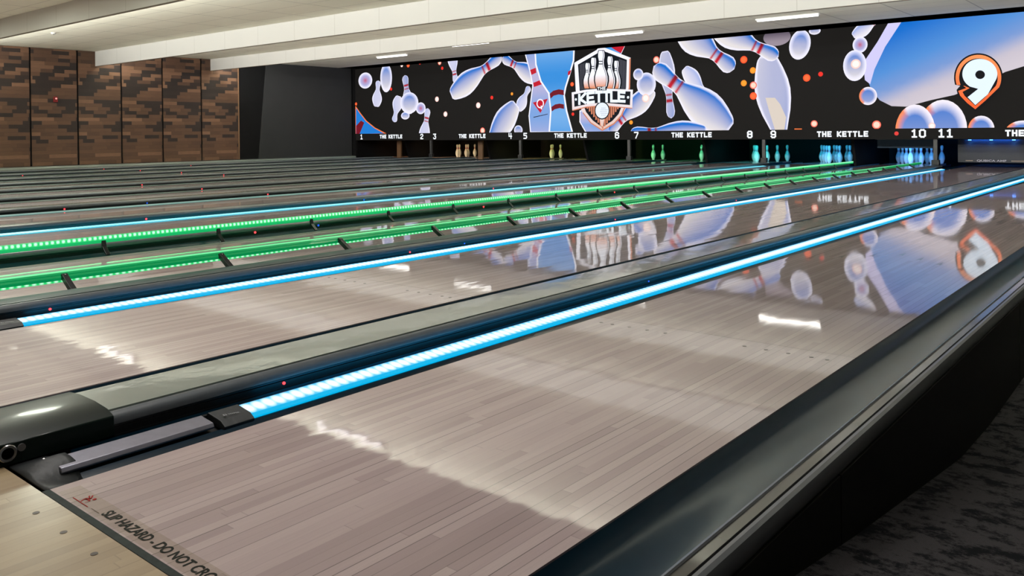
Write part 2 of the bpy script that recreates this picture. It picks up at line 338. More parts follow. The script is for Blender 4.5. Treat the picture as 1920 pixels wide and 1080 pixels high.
# ceiling beams: thin painted downstands, panel joints every 1.21 m
m = bpy.data.materials.new('painted_beam_board'); m.use_nodes = True; t = NT(m); b = t.n['Principled BSDF']; ob = t.obj(); x, y, z = t.xyz(ob)
ax = t.m('ABSOLUTE', t.m('SUBTRACT', t.m('FRACT', t.m('DIVIDE', t.m('ADD', x, 121), 1.222)), 0.5))
c = t.mix(t.noise(ob, 0.8, 2), hexc(203, 203, 198), hexc(211, 210, 205)); c = t.mix(t.m('MULTIPLY', t.m('GREATER_THAN', ax, 0.4955), 0.35), c, hexc(130, 126, 116))
t.l.new(c, b.inputs['Base Color']); b.inputs['Roughness'].default_value = 0.7
for yb, zb, lb in ((5.07, 2.63, 'nearest ceiling beam, greenish, crossing the top left corner'), (8.91, 2.60, 'cream ceiling beam in the middle, its end on the wooden wall'), (12.15, 2.652, 'cream ceiling beam farthest back, just before the big screen')):
    r = empty('ceiling_beam', (XW + 0.04, yb, zb), lb, 'ceiling beam', 'beams crossing the ceiling')
    MB().box(0, 27, 0, 0.05, 0, CZ - zb - 0.001).build('board', m, r)
    MB().box(0, 27, -0.004, 0.054, -0.008, 0.0).build('edge_strip', mat('beam_edge', hexc(120, 112, 98), 0.6, noise=0.1), r)

# strip lamps
M_tube = mat('lamp_diffuser', (0.9, 0.9, 0.9), 0.4, emit=(1, 0.98, 0.95), es=3.0, noise=0.02)
M_tube2 = mat('lamp_diffuser_dimmer', (0.9, 0.9, 0.9), 0.4, emit=(1, 0.92, 1.0), es=1.3, noise=0.02)
M_white = mat('white_enamel', (0.7, 0.7, 0.68), 0.4, noise=0.03)
def lamp(x, y, label, md, group):
    r = empty('strip_lamp', (x, y, CZ), label, 'ceiling light', group)
    MB().box(-0.62, 0.62, -0.035, 0.035, -0.03, 0.0).build('housing', M_white, r)
    MB().box(-0.60, 0.60, -0.025, 0.025, -0.055, -0.03).build('diffuser', md, r, bevel=0.01)
for x, lb in ((-4.2, 'bright strip lamp on the ceiling nearest the camera, above lane nine'), (-8.0, 'partly hidden strip lamp behind the last beam, middle one of the row'), (-15.45, 'small bright strip lamp left of the row, near the screen corner')):
    lamp(x, 15.0, lb, M_tube, 'strip lamps behind the last beam')
for x in (-11.75,): lamp(x, 14.2, 'strip lamp of the last ceiling bay, hidden by the beam, seen mirrored in the lanes', M_tube, 'strip lamps behind the last beam')
for x in (-16.0, -12.5, -8.9): lamp(x, 3.3, 'strip lamp above the front of the lanes, out of view, glinting on the hood', M_tube2, 'strip lamps of the front bay')
for x in (-18.6, -12.4, -6.2): lamp(x, 5.85, 'strip lamp behind the nearest beam, seen only mirrored in the lanes', M_tube2, 'strip lamps behind the nearest beam')

# ------------------------------------------------------------------ lanes
def make_lane():
    r = empty('bowling_lane', (0, 0, 0), 'x', 'bowling lane', 'bowling lanes side by side')
    MB().box(0, W, 0, LEND, -0.045, 0.0).build('lane_surface', M_lane, r)
    MB().box(0.0, W, -0.0165, -0.0005, -0.03, 0.0005).build('foul_line', mat('foul_line_strip', hexc(40, 50, 47), 0.6, spec=0.2, noise=0.6, nscale=60), r)
    gp = lambda s: [(s * x_, z_) for x_, z_ in ((0.002, -0.003), (0.006, -0.03), (0.03, -0.062), (0.075, -0.083), (0.118, -0.088), (0.16, -0.083), (0.195, -0.062), (0.216, -0.03), (0.221, -0.004))]
    for s, ox, nm in ((-1, 0, 'gutter'), (1, W, 'gutter')):
        pr = gp(s) + [(x_ + s * 0.0, z_ - 0.006) for x_, z_ in gp(s)[::-1]]
        MB().prism([(ox + a, b_) for a, b_ in pr], 0.135, 19.4).build(nm, M_gut, r, auto=True)
    return r
lane0 = make_lane()
lane_lab = {12: 'nearest bowling lane at the right, with the slip hazard warning at its foul line', 11: 'second nearest bowling lane, mirroring the shield badge of the screen',
            10: 'bowling lane between the two raised green bumpers', 9: 'bowling lane just beyond the raised green bumpers, with a thin cyan strip',
            8: 'bowling lane under the number eight on the screen', 7: 'bowling lane under the number seven on the screen', 6: 'bowling lane under the number six on the screen',
            5: 'bowling lane under the number five on the screen', 4: 'bowling lane under the number four on the screen', 3: 'bowling lane under the number three on the screen',
            2: 'bowling lane under the number two on the screen', 1: 'farthest bowling lane at the left wall, under the number one'}
for k in range(12, 0, -1):
    if k == 12: o = lane0; o.location = (0, 0, 0)
    else: o = dup(lane0, (laneX[k], 0, 0))
    o['label'] = lane_lab[k]
gr_ = [c for c in lane0.children if c.name.startswith('gutter')]
for c in gr_:
    if sum(v_.co.x for v_ in c.data.vertices) / len(c.data.vertices) > 0.5:
        c.data = c.data.copy()
        for v_ in c.data.vertices: v_.co.x = W + (v_.co.x - W) * 0.925; v_.co.y = -0.6 if v_.co.y < 1 else v_.co.y
M_mark = mat('marking_brown', hexc(70, 58, 54), 0.4, noise=0.1, coat=0.5)
d0 = a0 = None
for o in (lane0, [q for q in bpy.data.objects if q.get('label') == lane_lab[11]][0]):
    for bd in (3, 5, 8, 11, 14, 26, 29, 32, 35, 37):
        if d0 is None: d = d0 = MB().cyl((0, 0, 0), 0.0075, 0.0005, 'z', 16).build('guide_dot', M_mark, o)
        else: d = d0.copy(); COL.objects.link(d); d.parent = o
        d.location = ((bd - 0.5) * BW, 2.10, 0.0001)
    for i, yy in zip(range(1, 8), (4.34, 4.50, 4.66, 4.80, 4.67, 4.54, 4.42)):
        if a0 is None: d = a0 = mesh('aiming_arrow', [(0, 0.08, 0), (-0.015, -0.07, 0), (0, -0.045, 0), (0.015, -0.07, 0)], [(0, 1, 2, 3)], M_mark, o)
        else: d = a0.copy(); COL.objects.link(d); d.parent = o
        d.location = ((5 * i - 0.5) * BW, yy, 0.0006)
# black kerb line along both lane edges of the near lane and the warning on lane 12
lane12 = lane0
# warning decal
M_ink = mat('warning_ink', hexc(18, 24, 14), 0.6, spec=0.15, noise=0.1, nscale=80)
M_redink = mat('red_warning_ink', hexc(165, 36, 30), 0.6, spec=0.15, noise=0.1, nscale=80)
tp = mesh('warning_film', [(0.03, 0.004, 0.0003), (1.0, 0.004, 0.0003), (1.0, 0.052, 0.0003), (0.03, 0.052, 0.0003)], [(0, 1, 2, 3)], mat('film', (0.42, 0.34, 0.2), 0.3), lane12)
fm_ = MATS['film']; fm_.node_tree.nodes['Principled BSDF'].inputs['Alpha'].default_value = 0.22; tp['label'] = 'faint yellowish film under the warning'
tx = text_mesh('SLIP HAZARD - DO NOT CROSS', 0.0335, M_ink, 'warning_text', lane12, offset=0.0008, sx=0.925)
tx.location = (0.213, 0.0160, 0.0008); tx['label'] = 'dark capital letters'
fig = MB()
fig.box(0.085, 0.157, 0.0130, 0.0148, 0.0006, 0.0009)
def limb(a, b_, w_):
    d = Vector((b_[0] - a[0], b_[1] - a[1])); d.normalize(); n_ = Vector((-d.y, d.x)) * w_ / 2
    fig.add([(a[0] + n_.x, a[1] + n_.y, 0.0008), (a[0] - n_.x, a[1] - n_.y, 0.0008), (b_[0] - n_.x, b_[1] - n_.y, 0.0008), (b_[0] + n_.x, b_[1] + n_.y, 0.0008)], [(0, 1, 2, 3)])
limb((0.118, 0.0165), (0.112, 0.027), 0.003); limb((0.112, 0.027), (0.122, 0.036), 0.007); limb((0.122, 0.036), (0.108, 0.046), 0.003); limb((0.120, 0.034), (0.104, 0.040), 0.003); limb((0.114, 0.029), (0.132, 0.030), 0.003); limb((0.132, 0.030), (0.130, 0.020), 0.002)
fig.cyl((0.131, 0.0395, 0.0005), 0.0042, 0.0004)
fig.build('slip_symbol', M_redink, lane12)
mesh('dash_mark', [(0.170, 0.0150, 0.0008), (0.206, 0.0150, 0.0008), (0.206, 0.0165, 0.0008), (0.170, 0.0165, 0.0008)], [(0, 1, 2, 3)], mat('brown_ink', hexc(110, 84, 66), 0.5, noise=0.1), lane12)
# approach dots
M_dotb = mat('dot_brown', hexc(70, 54, 44), 0.4, noise=0.1)
ofs = ['nearest the gutter', 'second from the gutter', 'third from the gutter', 'fourth from the gutter, out of view', 'fifth from the gutter, out of view']
for i in range(1, 4): tag(MB().cyl((0, 0, 0), 0.0068, 0.0006).build('approach_dot', M_dotb, loc=((5 * i - 1.3) * BW, -0.066, 0.0001)), 'small dark round dot in the maple approach, ' + ofs[i - 1], 'floor marking', 'guide dots in the approach')


# right side of the last gutter: flange, groove, rail and dark fascia
r = empty('lane_edge_rail', (1.29, 0, 0), 'grey edge rail with black groove along the outer gutter of the nearest lane', 'edge rail')
MB().prism([(-0.004, -0.004), (-0.001, 0.028), (0.006, 0.031), (0.008, 0.027), (0.0, -0.02)], -0.6, LEND).build('gutter_lip', mat('lip_grey', (0.22, 0.23, 0.24), 0.25, noise=0.1, coat=0.5), r, loc=(-0.026, 0, 0))
MB().box(-0.024, 0.006, -0.6, LEND, -0.02, 0.026).build('flange', mat('flange_grey', (0.075, 0.072, 0.068), 0.25, noise=0.2, coat=0.6, nscale=6), r)
MB().box(0.006, 0.017, -0.6, LEND, -0.02, 0.014).build('groove', M_black, r)
MB().prism([(0.017, -0.01), (0.017, 0.030), (0.021, 0.036), (0.030, 0.038), (0.038, 0.034), (0.042, 0.024), (0.042, 0.008), (0.036, -0.01)], -0.6, LEND).build('nosing_rail', mat('pale_rail', (0.13, 0.14, 0.15), 0.3, noise=0.1), r, auto=True)
for i, (a, b_, lb) in enumerate([(-0.6, 1.185, 'near dark fascia board beside the carpet ramp'), (1.19, 3.6, 'second dark fascia board along the ramp'), (3.605, 6.0, 'third dark fascia board going down the walkway'), (6.005, 10.0, 'fourth dark fascia board far down the walkway'), (10.005, LEND, 'last dark fascia board near the pins')]):
    tag(MB().box(-0.012, 0.0, a, b_, -0.42, -0.011).build('fascia_board', mat('dark_fascia', (0.010, 0.009, 0.006), 0.6, spec=0.15, noise=0.25, nscale=5), loc=(RX, 0, 0), bevel=0.001), lb, 'fascia board', 'dark fascia boards under the edge rail')

# ------------------------------------------------------------------ divisions between lanes
def make_div(wide):
    r = empty('lane_divider', (0, 0, 0), 'x', 'lane divider')
    if wide: a, bb, ms = -0.1375, 0.1375, 'capping_laminate'
    else: a, bb, ms = -0.055, 0.1375, 'capping_laminate'
    y0, y1 = (0.20 if wide else 0.02), 17.34
    cap = [(a, 0.0), (a, 0.046), (a + 0.012, 0.057), ((a + bb) / 2, 0.061), (bb - 0.042, 0.057), (bb - 0.040, 0.0)]
    MB().prism(cap, y0, y1).build('capping', MATS[ms] if wide else mat('dark_capping', (0.03, 0.05, 0.055), 0.5, spec=0.2, coat=0.15, coat_rough=0.15, noise=0.15, nscale=4), r, auto=True)
    nose = [(bb - 0.040, 0.0), (bb - 0.040, 0.047), (bb - 0.030, 0.047), (bb - 0.028, 0.056), (bb - 0.018, 0.056), (bb - 0.006, 0.050), (bb, 0.040), (bb, 0.028), (bb - 0.008, 0.022), (bb - 0.008, 0.0)]
    MB().prism(nose, y0, y1).build('nosing', M_nose, r, auto=True)
    MB().box(a - 0.0, bb, -0.02, y1, -0.41, -0.0005).build('body', M_black, r)
    MB().prism([(bb - 0.012, -0.0005), (bb - 0.012, 0.021), (bb - 0.002, 0.018), (bb - 0.002, -0.0005)], 0.02, y1).build('cable_ledge', M_black, r)
    if wide:
        h = [(a - 0.006, 0.0), (a - 0.006, 0.050), (a + 0.010, 0.064), (a + 0.07, 0.070), ((a + bb) / 2 + 0.03, 0.070), (bb - 0.03, 0.064), (bb + 0.004, 0.052), (bb + 0.006, 0.0)]
        hd = MB().prism(h, -0.03, 0.245).build('track_hood', M_blackg, r, bevel=0.003, auto=True)
        hd['label'] = 'gloss black hood over the start of the capping'
        rg = MB().lathe([(0.013, 0.0), (0.020, 0.0), (0.021, 0.004), (0.019, 0.006), (0.014, 0.005), (0.013, 0.0)], 28).build('ring', M_steel, r)
        rg.rotation_euler = (0, math.pi / 2, 0); rg.location = (bb + 0.006, -0.010, 0.031)
        MB().cyl((bb + 0.006, 0.021, 0.037), 0.009, 0.004, 'x').build('bolt', mat('dull_bolt', (0.2, 0.2, 0.2), 0.4, metal=0.6, noise=0.1), r)
    return r
divW = make_div(True); divN = make_div(False); usedW = usedN = False
ords = {12: 'wide grey divider left of the nearest lane, with black hood at its front end', 11: 'narrow dark divider in front of the nearer green bumper, left of the second lane',
        10: 'wide divider behind the raised green bumper with upright brackets', 9: 'narrow divider running to the post between the numbers eight and nine'}
ind = {12: [(0.77, 'r'), (2.98, 'b')], 11: [(0.78, 'r'), (2.98, 'r'), (3.5, 'b'), (5.44, 'r'), (7.9, 'r')], 10: [(2.99, 'r'), (3.6, 'b'), (5.7, 'r'), (8.2, 'r')], 9: [(3.0, 'r'), (5.6, 'b'), (7.9, 'r')],
       8: [(3.0, 'r'), (5.5, 'r'), (3.9, 'b')], 7: [(5.6, 'r'), (2.6, 'b')], 6: [(5.6, 'r')], 5: [(8.1, 'r')], 4: [(8.2, 'r')], 3: [(5.8, 'r'), (8.2, 'r')], 2: [(8.2, 'r'), (10.4, 'r')]}
for k in range(12, 1, -1):
    wide = k % 2 == 0
    if wide: o = divW if not usedW else dup(divW, (0, 0, 0)); usedW = True
    else: o = divN if not usedN else dup(divN, (0, 0, 0)); usedN = True
    o.location = (divX[k], 0, 0)
    if not wide and k <= 9:
        for c in o.children:
            if c.name.startswith('capping'): c.data = c.data.copy(); c.data.materials[0] = M_cap
    o['label'] = ords.get(k, '%s divider between the lanes under numbers %d and %d' % ('wide grey' if wide else 'narrow dark', k - 1, k)); o['group'] = 'dividers between lanes'
for k in range(12, 1, -1):
    o = [q for q in bpy.data.objects if q.get('category') == 'lane divider' and abs(q.location.x - divX[k]) < 0.01][0]
    rad = 0.0045 if k > 11 else (0.0055 if k > 10 else 0.009)
    for yy, cc in ind.get(k, []):
        il = MB().cyl((0.1355, 0, 0), rad, 0.004, 'x', 12).build('indicator_light', M_red if cc == 'r' else M_bluei, o); il.location = (0, yy, 0.012 if k > 10 else 0.016)
# left-most edging of lane 1
o = empty('lane_divider', (laneX[1] - 0.36, 0, 0), 'narrow edging along the wooden wall beside the farthest lane', 'lane divider', 'dividers between lanes')
MB().prism([(-0.12, 0.0), (-0.12, 0.069), (0.06, 0.066), (0.10, 0.055), (0.115, 0.03), (0.115, 0.0)], 0.0, 17.3).build('capping', M_cap, o, auto=True)
MB().box(-0.12, 0.115, 0.0, 17.3, -0.41, -0.0005).build('body', M_black, o)

# ------------------------------------------------------------------ LED bumper rails lying in the left gutters
def make_rail():
    r = empty('bumper_rail', (0, 0, 0), 'x', 'bumper rail')
    ye = 16.9
    pr = [(-0.160, 0.008), (-0.096, -0.002), (-0.094, -0.013), (-0.100, -0.020), (-0.155, -0.012)]
    MB().prism([(-0.163, 0.004), (-0.161, -0.012), (-0.155, -0.016), (-0.104, -0.024), (-0.170, -0.040), (-0.176, 0.004)], 0.06, ye).build('rail', M_black, r)
    MB().prism(pr, 0.56, ye).build('led_strip', M_ledb, r)
    MB().prism([(-0.160, 0.010), (-0.098, 0.003), (-0.092, -0.007), (-0.097, -0.013), (-0.158, -0.006)], 0.062, 0.455).build('metal_section', M_alu, r, bevel=0.0015)
    e = MB().prism([(-0.168, 0.006), (-0.160, 0.012), (-0.095, 0.003), (-0.073, -0.010), (-0.078, -0.020), (-0.168, -0.020)], 0.475, 0.568).build('end_cap', M_rubber, r, bevel=0.002); 
    return r
rail0 = make_rail()
txh = text_mesh('HYPER', 0.012, mat('grey_print', (0.4, 0.42, 0.44), 0.5, noise=0.05), 'logo_text', None, offset=0.0002); txh.parent = [c for c in rail0.children if c.name.startswith('end_cap')][0]
txh.rotation_euler = (0, 0, math.pi / 2); txh.location = (-0.105, 0.507, 0.0105); txh.rotation_euler = (0.0, 0.115, math.pi / 2)
ic = MB().box(-0.0045, 0.0045, -0.0045, 0.0045, 0, 0.0004).build('logo_icon', MATS['grey_print']); ic.parent = txh.parent; ic.location = (-0.1095, 0.497, 0.0104); ic.rotation_euler = (0, 0.115, 0)
ichole = MB().box(-0.003, -0.0012, -0.003, 0.003, 0.0004, 0.0007).box(0.0012, 0.003, -0.003, 0.003, 0.0004, 0.0007).box(-0.0012, 0.0012, -0.0008, 0.0008, 0.0004, 0.0007).build('logo_letter', M_rubber); ichole.parent = txh.parent; ichole.location = ic.location; ichole.rotation_euler = ic.rotation_euler
rail_lab = {12: 'nearest blue lit bumper rail in the gutter, with bare metal section at its front', 11: 'second blue lit bumper rail, beside the narrow dark divider', 9: 'thin cyan lit bumper rail beyond the green bumpers', 8: 'faint cyan bumper rail one lane beyond the thin cyan one'}
for k in range(12, 0, -1):
    if k == 10: continue
    o = rail0 if k == 12 else dup(rail0, (0, 0, 0)); o.location = (laneX[k], 0.0 if k != 11 else 0.05, 0)
    o['label'] = rail_lab.get(k, 'unlit bumper rail in the gutter of the lane under the number %d' % k); o['group'] = 'bumper rails lying in the gutters'
    if k < 11:
        for c in o.children:
            if c.name.startswith('led_strip'):
                c.data = c.data.copy(); c.data.materials[0] = M_ledc if k == 9 else (M_ledd if k == 8 else M_ledoff)
# rubber flap closing the gutter start
def make_flap():
    g = []
    N, Mm = 12, 8
    for i in range(N + 1):
        u = i / N
        for j in range(Mm + 1):
            v_ = j / Mm
            x_ = -0.223 + 0.221 * u
            y_ = -0.018 + (0.080 + 0.055 * u) * v_
            z_ = -0.002 + 0.021 * math.exp(-((u - 0.34) / 0.17) ** 2) * math.sin(math.pi * 0.5 * min(1, v_ * 1.3)) - 0.055 * max(0, math.sin(math.pi * max(0, (u - 0.52) / 0.48))) ** 0.8 * v_ ** 1.5
            g.append((x_, y_, z_))
    f_ = [(i * (Mm + 1) + j, (i + 1) * (Mm + 1) + j, (i + 1) * (Mm + 1) + j + 1, i * (Mm + 1) + j + 1) for i in range(N) for j in range(Mm)]
    r = empty('gutter_flap', (0, 0, 0), 'x', 'gutter flap')
    o_ = mesh('flap', g, f_, M_rubber, r, smooth=True); md = o_.modifiers.new('solid', 'SOLIDIFY'); md.thickness = 0.004; md.offset = -1
    MB().lathe([(0.0045, 0.0), (0.0045, 0.0015), (0.0025, 0.002), (0.0015, 0.0012)], 16).build('screw', M_steel, r, loc=(-0.157, 0.036, 0.0150))
    return r
fl0 = make_flap()
for k in (12, 11):
    o = fl0 if k == 12 else dup(fl0, (0, 0, 0)); o.location = (laneX[k], 0.012, 0)
    o['label'] = 'black rubber flap with a screw at the front of the nearest gutter' if k == 12 else 'black rubber flap at the front of the second lane gutter, out of view'; o['group'] = 'rubber flaps at the gutter starts'

# ------------------------------------------------------------------ raised green bumpers of lane ten
def green_led(name, x0, es, strong):
    m_ = bpy.data.materials.new(name); m_.use_nodes = True; t = NT(m_); b = t.n['Principled BSDF']; x, y, z = t.xyz(t.obj())
    fy = t.m('ABSOLUTE', t.m('SUBTRACT', t.m('FRACT', t.m('DIVIDE', y, 0.0333)), 0.5)); a = t.m('SUBTRACT', 1.0, t.m('MULTIPLY', fy, 2.6), clamp=True)
    hz = t.m('SUBTRACT', 1.0, t.m('DIVIDE', t.m('ABSOLUTE', t.m('SUBTRACT', z, x0)), 0.013), clamp=True)
    c = t.mix(t.m('MULTIPLY', a, t.m('MULTIPLY', hz, strong), clamp=True), (0.006, 0.30, 0.075), (0.30, 0.62, 0.40))
    t.l.new(c, b.inputs['Emission Color']); b.inputs['Emission Strength'].default_value = es * 2.2; b.inputs['Base Color'].default_value = (0.02, 0.1, 0.05, 1); return m_
M_ga = green_led('green_led_upper', 0.038, 1.0, 2.2); M_gb = green_led('green_led_low', 0.006, 1.0, 1.6)
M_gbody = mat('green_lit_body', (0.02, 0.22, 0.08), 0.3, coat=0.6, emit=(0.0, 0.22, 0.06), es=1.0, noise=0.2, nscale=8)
def raised(x, label, side):
    r = empty('raised_bumper', (x, 0, 0.07), label, 'raised bumper', 'raised green bumpers')
    y0, y1 = 0.35, 17.25
    if side == 'far':
        MB().prism([(-0.015, 0.002), (-0.015, 0.045), (-0.008, 0.05), (0.004, 0.05), (0.008, 0.044), (0.008, 0.002)], y0, y1).build('rail', M_gbody, r, auto=True)
        MB().prism([(0.008, 0.022), (0.008, 0.050), (0.016, 0.046), (0.018, 0.030), (0.016, 0.022)], y0, y1).build('led_strip', M_ga, r, auto=True)
        MB().prism([(0.008, 0.004), (0.008, 0.022), (0.015, 0.022), (0.014, 0.004)], y0, y1).build('lower_diffuser', mat('green_lower', (0.02, 0.2, 0.06), 0.4, emit=(0.0, 0.42, 0.12), es=1.0, noise=0.1), r)
    else:
        MB().prism([(-0.010, 0.006), (-0.012, 0.042), (-0.004, 0.049), (0.010, 0.044), (0.014, 0.036), (0.010, 0.031), (0.015, 0.021), (0.012, 0.006)], y0, y1).build('rail', M_gbody, r, auto=True)
        MB().prism([(-0.011, 0.041), (-0.004, 0.0505), (0.010, 0.0455), (0.006, 0.041)], y0, y1).build('led_strip', mat('green_pale_edge', (0.1, 0.4, 0.2), 0.4, emit=(0.10, 0.62, 0.25), es=1.0, noise=0.1), r)
        MB().prism([(-0.014, -0.006), (-0.014, 0.008), (0.008, 0.008), (0.012, -0.004)], y0, 14.6).build('lower_led_strip', M_gb, r)
    n = 19
    for i in range(n):
        yy = 1.77 + 0.842 * (i - 1) if side == 'far' else 0.985 + 0.853 * (i)
        if yy > 16.9 or yy < 0.4: continue
        if side == 'far': pr_ = [(0.010, -0.002), (0.016, 0.02), (0.022, 0.018), (0.030, -0.02), (0.085, -0.068), (0.080, -0.076), (0.016, -0.03)]
        else: pr_ = [(0.004, 0.036), (0.020, 0.040), (0.034, 0.030), (0.135, -0.03), (0.135, -0.05), (0.115, -0.05), (0.012, 0.012)]
        br = MB().prism(pr_, -0.014, 0.014).build('bracket', M_black, r, bevel=0.002); br.location = (0, yy, 0)
        if side != 'far' and i < 12:
            s_ = MB().lathe([(0.004, 0), (0.004, 0.002), (0.002, 0.003)], 10).build('screw', M_steel, br); s_.location = (0.030, 0.0, 0.034); s_.rotation_euler = (0, 0.45, 0)
    return r
raised(-3.70, 'raised green bumper on black brackets, the farther of the two', 'far')
raised(-2.375, 'raised green bumper seen from behind, the nearer of the two', 'near')

# ------------------------------------------------------------------ pin area: posts, side plates, sweep boards, pins
for k, nm in ((11, 'between the numbers 10 and 11'), (9, 'between the numbers 8 and 9'), (7, 'between the numbers 6 and 7'), (5, 'between the numbers 4 and 5'), (3, 'between the numbers 2 and 3')):
    r = empty('support_post', (divX[k], 17.42, 0), 'thin dark post under the screen ' + nm, 'post', 'posts under the screen')
    MB().box(-0.035, 0.035, -0.03, 0.03, 0.058, 0.575).build('post', mat('post_paint', (0.035, 0.035, 0.036), 0.5, noise=0.1), r)
    MB().box(-0.07, 0.07, -0.05, 0.05, 0.058, 0.16).build('base', M_black, r, bevel=0.008)
for k in range(12, 1, -2):
    v = [(-0.03, 18.15, -0.02), (-0.03, 20.6, -0.02), (-0.03, 20.6, 0.655), (-0.03, 17.85, 0.655), (-0.03, 17.95, 0.55)]
    v = v + [(0.03, b_, c_) for a, b_, c_ in v]
    o = mesh('side_plate', v, [(0, 1, 2, 3, 4), (9, 8, 7, 6, 5), (0, 5, 6, 1), (1, 6, 7, 2), (2, 7, 8, 3), (3, 8, 9, 4), (4, 9, 5, 0)], mat('plate_paint', (0.005, 0.005, 0.006), 0.6, spec=0.15, noise=0.2), loc=(divX[k], 0, 0))
    tag(o, 'dark slanted side plate between the pin decks of lanes %d and %d' % (k - 1, k), 'side plate', 'side plates between pin decks')
tag(MB().box(XW + 0.05, 6.9, 17.46, 20.8, 0.66, 2.95).build('pinsetter_housing', M_dark), 'dark housing behind the screen above the pin decks', 'housing')

pin_prof = [(0.0257, 0.0), (0.0287, 0.006), (0.036, 0.019), (0.0498, 0.057), (0.0577, 0.086), (0.0605, 0.114), (0.0578, 0.149), (0.0473, 0.184), (0.0335, 0.219), (0.0248, 0.239), (0.0228, 0.254), (0.0237, 0.275), (0.0271, 0.295), (0.0311, 0.318), (0.0323, 0.343), (0.0295, 0.362), (0.020, 0.376), (0.007, 0.381)]
M_pin = mat('pin_white', (0.8, 0.79, 0.76), 0.25, coat=0.6, noise=0.03); M_stripe = mat('pin_red_stripe', (0.62, 0.13, 0.22), 0.3, noise=0.05)
PS = 1.08
def make_pin():
    r = empty('bowling_pin', (0, 0, 0), 'x', 'bowling pin')
    MB().lathe([(a * PS, b_ * PS) for a, b_ in pin_prof], 20).build('body', M_pin, r, smooth=True)
    s = MB()
    for z0, z1, r0, r1 in ((0.240, 0.252, 0.0252, 0.0234), (0.262, 0.274, 0.0236, 0.0242)):
        s.lathe([(r0 * PS, z0 * PS), (r0 * PS + 0.0006, z0 * PS), (r1 * PS + 0.0006, z1 * PS), (r1 * PS, z1 * PS)], 20)
    s.build('stripes', M_stripe, r, smooth=True)
    return r
pin0 = make_pin(); pin_used = False
rows = [(0, 0.0, 0), (1, -0.152, .264), (2, 0.152, .264), (3, -0.305, .528), (4, 0.0, .528), (5, 0.305, .528), (6, -0.457, .792), (7, -0.152, .792), (8, 0.152, .792), (9, 0.457, .792)]
standing = {2: (5, 8, 9, 2, 4), 4: (5, 8, 9), 5: (2, 8), 6: (5, 8, 9), 7: (8, 4, 9), 8: (0, 1, 3, 4, 2, 5, 9), 9: range(10), 10: range(10)}
HY = 19.1
prow = ['foremost', 'second row left', 'second row right', 'third row left', 'third row middle', 'third row right', 'back row leftmost', 'back row left middle', 'back row right middle', 'back row rightmost']
phue = {2: 'cream lit', 4: 'yellow lit', 5: 'yellow green lit', 6: 'green lit', 7: 'sea green lit', 8: 'turquoise lit', 9: 'sky blue lit', 10: 'deep blue lit'}
numw = {2: 'two', 4: 'four', 5: 'five', 6: 'six', 7: 'seven', 8: 'eight', 9: 'nine', 10: 'ten'}
for k, ids in standing.items():
    for i, px, dy in rows:
        if i not in ids: continue
        o = pin0 if not pin_used else dup(pin0, (0, 0, 0)); pin_used = True
        o.location = (laneX[k] + 0.527 + px, HY + dy, 0.0)
        o['label'] = '%s %s bowling pin under the number %s' % (prow[i], phue[k], numw[k]); o['group'] = '%s bowling pins under the %s' % (phue[k], numw[k])
for k in range(1, 13):
    for c in bpy.data.objects:
        if c.name.startswith('lane_surface') and abs(c.parent.location.x - laneX[k]) < 0.01: pass
# coloured pin lights above each deck
pc = {1: (1.0, 0.5, 0.2), 2: (1.0, 0.72, 0.35), 3: (1.0, 0.7, 0.35), 4: (0.95, 0.95, 0.3), 5: (0.75, 1.0, 0.25), 6: (0.15, 1.0, 0.3), 7: (0.08, 1.0, 0.45), 8: (0.01, 0.8, 0.8), 9: (0.03, 0.48, 1.0), 10: (0.06, 0.38, 1.0), 11: (0.02, 0.2, 1.0), 12: (0.02, 0.15, 1.0)}
for k in range(1, 13):
    if k == 10: area('pin_light', (laneX[k] + 0.56, 18.55, 0.36), 0.9, 0.04, 7, pc[k], (math.radians(66), 0, 0), 120); continue
    area('pin_light', (laneX[k] + 0.527, 18.0, 0.62), 0.9, 0.06, 13.0 if k in (9, 10) else 10, pc[k], (math.radians(58), 0, 0), 120)
# lane ten rack plate and lane eleven sweep board
o = empty('sweep_board', (laneX[11] + 0.527, 18.05, 0.0), 'dark lowered sweep board with grey lettering at the far right lane end', 'sweep board')
MB().box(-0.62, 0.62, 0, 0.03, 0.10, 0.56).build('board', mat('sweep_paint', (0.010, 0.012, 0.018), 0.45, noise=0.15), o)
MB().box(-0.48, -0.35, -0.003, 0.0, 0.125, 0.145).box(0.32, 0.6, -0.003, 0.0, 0.125, 0.145).build('stripe', mat('sweep_stripe', hexc(120, 104, 92), 0.5, noise=0.1), o)
tw = text_mesh('QUBICA AMF', 0.055, mat('sweep_lettering', (0.35, 0.33, 0.36), 0.5, noise=0.05), 'lettering', o, align='CENTER', offset=0.001, sx=1.6); tw.rotation_euler = (math.pi / 2, 0, 0); tw.location = (-0.02, -0.004, 0.118)
for dx in (-0.40, -0.02, 0.37):
    MB().cyl((dx, -0.02, 0.54), 0.03, 0.02, 'z', 16).build('downlight', mat('blue_spot', (0.05, 0.1, 0.3), 0.4, emit=(0.1, 0.35, 1.0), es=3.0), o)
    area('sweep_light', (laneX[11] + 0.527 + dx, 17.98, 0.535), 0.04, 0.04, 0.25, (0.05, 0.3, 1.0), (math.radians(25), 0, 0), 110)
o = empty('rack_plate', (laneX[10] + 0.60, 18.35, 0.0), 'blue lit plate hanging above the pins of the lane under number ten', 'plate')
MB().box(-0.56, 0.62, 0, 0.02, 0.375, 0.56).build('plate', mat('plate_blue', (0.015, 0.05, 0.10), 0.5, noise=0.15), o)
MB().box(-0.60, 0.66, -0.01, 0.03, 0.555, 0.58).build('top_bar', M_nose, o)
for dx in (-0.5, 0.55): MB().box(dx - 0.015, dx + 0.015, 0, 0.02, 0.58, 0.661).build('hanger', M_nose, o)
